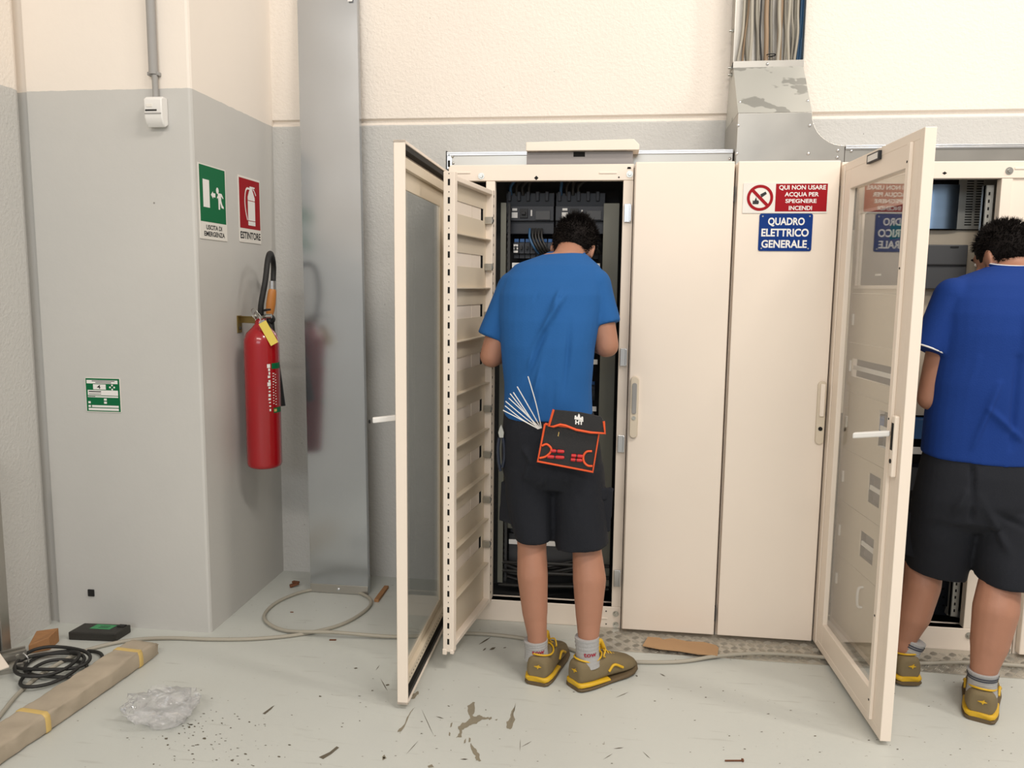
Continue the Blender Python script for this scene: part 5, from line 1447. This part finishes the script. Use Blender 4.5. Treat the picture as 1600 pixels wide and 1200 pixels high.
b = MB(); b.tube([pc_(x, y, -.013) for x, y in flap[3:] + flap[:1]], .0042, 8, 1); b.build('flap_binding', M['orange'], fo, 60)
b = MB(); o = pc_(381, 150, -.0126); e1 = (pc_(411, 153, -.0126) - o); b.text('HT', e1.length, .014, o, e1.normalized(), PZ, .05)
b.build('lettering', M['print_white'], fo)
b = MB(); o = pc_(378, 132, -.0126)
b.poly([(0, 0), (.030, -.004), (.030, .004), (.029, .010), (.024, .010), (.023, .006), (.020, .006), (.018, .016), (.014, .020), (.012, .014), (.010, .008), (.007, .008), (.006, .013), (.001, .013)], o, PX, PZ)
b.build('emblem', M['print_white'], fo)
b = MB(); o = pc_(318, 190, -.0006); b.tube([pc_(320, 180, -.001), pc_(317, 196, -.001)], .0016, 6, 1); b.build('stitch', M['tape'], r)
for k, (x0, x1, y, nm) in enumerate(((288, 340, 250, 'upper red screwdriver handle at the left of the pouch'), (276, 340, 272, 'lower red screwdriver handle at the left of the pouch'), (366, 412, 268, 'upper red screwdriver handle at the right of the pouch'), (364, 408, 283, 'lower red screwdriver handle at the right of the pouch'))):
    a, c_ = pc_(x0, y, -.002), pc_(x1, y + 4, -.002); q = thing('screwdriver', nm, 'screwdriver', tuple(a), 'screwdrivers in the pouch')
    b = MB(); d = c_ - a; b.lathe([(.0001, 0), (.0058, .001), (.0064, d.length * .3), (.0050, d.length * .45), (.0064, d.length * .6), (.0060, d.length * .9), (.004, d.length)], a, d, 14); b.build('handle', M['driver_red'], q, 50)
    b = MB(); b.lathe([(.0068, 0), (.0068, .004)], a + d * .42, d, 12); b.build('ring', M['black'], q, 50)
tips = [(825, 588), (808, 604), (797, 615), (795, 622), (790, 627), (789, 634), (786, 641), (802, 613)]
tl_ = ['longest white cable tie, leaning nearly upright at the belt', 'white cable tie second from the upright one in the belt bunch']
for k, (tx, ty) in enumerate(tips):
    p0 = ony(846 - k * .8, 669 + k * .2, 2.690 - k * .003); p1_ = ony(tx, ty, 2.640 + .006 * (k % 3)); m_ = (p0 + p1_) / 2 + Vector((.004, -.006, -.004 * (k % 3)))
    b = MB(); d = (p1_ - p0).normalized(); s = d.cross(PY).normalized()
    P = crom([p0, m_, p1_], 6)
    b.loft([[p + s * .0017, p + PY * .0007, p - s * .0017, p - PY * .0007] for p in P])
    o = b.build('cable_tie', M['white'], None, 60)
    tag(o, tl_[k] if k < 2 else 'white cable tie fanning left from the belt bunch beside the pouch', 'cable tie', 'cable ties stuck in the belt')
r = thing('pliers', 'pliers with steel jaws and dark handles hanging at the left hip', 'pliers', tuple(ony(784, 690, 2.76)))
q = ony(783, 678, 2.755)
b = MB(); b.prism([(-.006, -.014), (.008, -.014), (.010, .004), (.004, .024), (.0, .034), (-.006, .022), (-.011, .004)], q, PX, PZ, PY, .010); b.build('jaws', M['galv_dull'], r, bevel=.001)
for s, pts in ((0, [(780, 684), (778, 700), (779, 720), (782, 736)]), (1, [(786, 684), (788, 700), (788, 716), (785, 730)])):
    b = MB(); b.tube([ony(x, y, 2.76) for x, y in pts], .006, 10); b.build('handle', mat('dark_blue_grip', (28, 36, 52), .5), r, 60)

# ---- person at the right cabinet
def person_two():
    hL, hR = onz(1421, 1073), onz(1530, 1128)
    root = thing('person', 'person in a darker blue polo shirt and black shorts at the right open cabinet', 'person', (1.27, 2.83, 0))
    parts = []
    dL, dR = Vector((-.10, 1, 0)).normalized(), Vector((.42, .9, 0)).normalized()
    aL = hL + dL * .062 + PZ * .085; aR = hR + dR * .062 + PZ * .085
    tors = [(760, 1436, 1612, 2.86, .13), (712, 1443, 1608, 2.86, .132), (640, 1450, 1622, 2.86, .132), (600, 1455, 1635, 2.86, .134), (560, 1463, 1648, 2.865, .138), (520, 1466, 1660, 2.87, .14), (490, 1465, 1672, 2.88, .138), (465, 1470, 1680, 2.89, .128), (445, 1482, 1678, 2.90, .112), (432, 1502, 1668, 2.91, .094), (422, 1532, 1645, 2.92, .078), (413, 1554, 1622, 2.93, .062)]
    b = MB(); b.loft([ringp(*t, sc=.90) for t in tors])
    b.capsule(ony(1588, 432, 2.925), ony(1576, 406, 2.965), .062, .058)
    kL, kR = ony(1443, 878, 2.955), ony(1563, 905, 2.80)
    pL, pR = ony(1478, 775, 2.89), ony(1568, 785, 2.85)
    for hip, kn, cf, an, rc in ((pL, kL, ony(1441, 912, 2.935), aL, .064), (pR, kR, ony(1556, 952, 2.765), aR, .072)):
        b.capsule(hip, kn, .088, .064); b.capsule(kn, cf, .064, rc); md = cf * .5 + an * .5 + PZ * .02; b.capsule(cf, md, rc, .060); b.capsule(md, an + PZ * .08, .059, .043); b.capsule(an + PZ * .08, an, .043, .039); b.capsule(an, an - PZ * .03, .037, .035)
    b.ell((pL + pR) / 2 + PZ * .04, .16, .12, .13)
    sL, eL, wL = ony(1492, 466, 2.885), ony(1453, 622, 2.875), ony(1478, 598, 3.17)
    sR, eR, wR = ony(1660, 468, 2.885), ony(1698, 622, 2.86), ony(1640, 590, 3.13)
    for s, e, w in ((sL, eL, wL), (sR, eR, wR)):
        b.capsule(s, e, .058, .043); b.capsule(e, e + (w - e) * .35, .043, .043); b.capsule(e + (w - e) * .35, w, .043, .029)
    hand(b, wL, (.3, 1, .1), (0, 0, 1)); hand(b, wR, (-.4, 1, .1), (0, 0, 1))
    make_head(b, root, ony(1567, 405, 2.985), R_(26), R_(24), R_(4), 8, parts)
    remesh(b, 'body', .0066, 5, M['skin'], root)
    for f in parts: f(root)
    b = MB(); tt = [(716, 1443, 1610, 2.86, .137)] + [(p, l, r_, y, d + .006) for p, l, r_, y, d in tors[2:-1]]
    b.loft([ringp(*tt[0], tilt=-.06)] + [ringp(*t) for t in tt[1:]] + [ringp(415, 1550, 1625, 2.93, .07)])
    hmL, hmR = ony(1452, 549, 2.868), ony(1700, 549, 2.865)
    b.cyl(sL, hmL, .070, .062, 28); b.cyl(sR, hmR, .070, .062, 28)
    b.ell(sL, .070, .072, .070); b.ell(sR, .070, .072, .070)
    b.capsule(sL, ony(1550, 452, 2.90), .068, .07); b.capsule(sR, ony(1610, 452, 2.90), .068, .07)
    P = lambda x, y, d=.138: ony(x, y, 2.865 - d)
    fl_ = [(P(1530, 560), P(1475, 690), .014, .008), (P(1560, 600), P(1520, 700), .012, .007), (P(1590, 560), P(1580, 700), .014, -.007), (P(1500, 470), P(1478, 600), .014, .007), (P(1610, 470), P(1600, 560), .014, .005), (P(1545, 640), P(1600, 690), .012, .006), (P(1470, 620), P(1455, 700), .010, .007)]
    sh = remesh(b, 'shirt', .0055, 9, M['polo'], root, folds(fl_))
    b = MB(); c0 = ony(1587, 417, 2.93)
    ring = lambda dz, k: [c0 + Vector((k * math.cos(t) * .078, k * math.sin(t) * .064, dz + .010 * math.sin(t))) for t in [2 * math.pi * i / 36 for i in range(37)]]
    b.tube(ring(.004, 1.0), .009, 8, 1); cl = b.build('collar', M['polo'], sh, 60)
    b = MB(); b.tube(ring(.010, 1.06), .0026, 8, 1); b.build('collar_stripe', M['white'], cl, 60)
    for s, hm in ((sL, hmL), (sR, hmR)):
        d = (hm - s).normalized(); b = MB(); b.torus(hm - d * .004, d, .0595, .0032, 36, 8); b.build('sleeve_stripe', M['white'], sh, 60)
    b = MB()
    b.loft([ringp(700, 1450, 1604, 2.86, .126), ringp(735, 1441, 1612, 2.86, .142), ringp(775, 1431, 1618, 2.865, .150), ringp(805, 1428, 1618, 2.87, .140), ringp(822, 1440, 1606, 2.875, .10)])
    b.loft([ringp(790, 1427, 1524, 2.885, .13), ringp(830, 1420, 1518, 2.90, .122), ringp(865, 1416, 1512, 2.925, .114), ringp(893, 1416, 1506, 2.945, .106, tilt=-.15)])
    b.loft([ringp(790, 1514, 1618, 2.855, .13), ringp(840, 1519, 1617, 2.84, .124), ringp(880, 1524, 1615, 2.82, .116), ringp(909, 1529, 1612, 2.805, .108, tilt=-.05)])
    Q = lambda x, y, d=.14: ony(x, y, 2.87 - d)
    sf = [(Q(1510, 770), Q(1460, 860), .014, .007), (Q(1530, 775), Q(1580, 870), .014, .007), (Q(1520, 730), Q(1519, 815), .009, -.010), (Q(1450, 760), Q(1490, 800), .012, .005), (Q(1555, 800), Q(1610, 830), .012, -.006), (Q(1440, 830), Q(1490, 850), .012, -.005)]
    so = remesh(b, 'shorts', .0066, 4, M['shorts'], root, folds(sf))
    b = MB(); b.obox(ony(1424, 835, 2.90), (.6, -.8, 0), (.8, .6, 0), PZ, .09, .022, .16); remesh(b, 'cargo_pocket', .005, 3, M['shorts'], so)
    for hl, dd, an, tp, tx, gz in ((hL, dL, aL, ony(1426, 998, aL.y), '', .0058), (hR, dR, aR, ony(1536, 1047, aR.y), '', 0)):
        shoe(root, hl, dd, gz)
        sock(root, an - PZ * .008, tp, .0425, .049, tx, True)
    return root
p2 = person_two()

for o in list(bpy.data.objects):
    if '_o' in o: del o['_o']
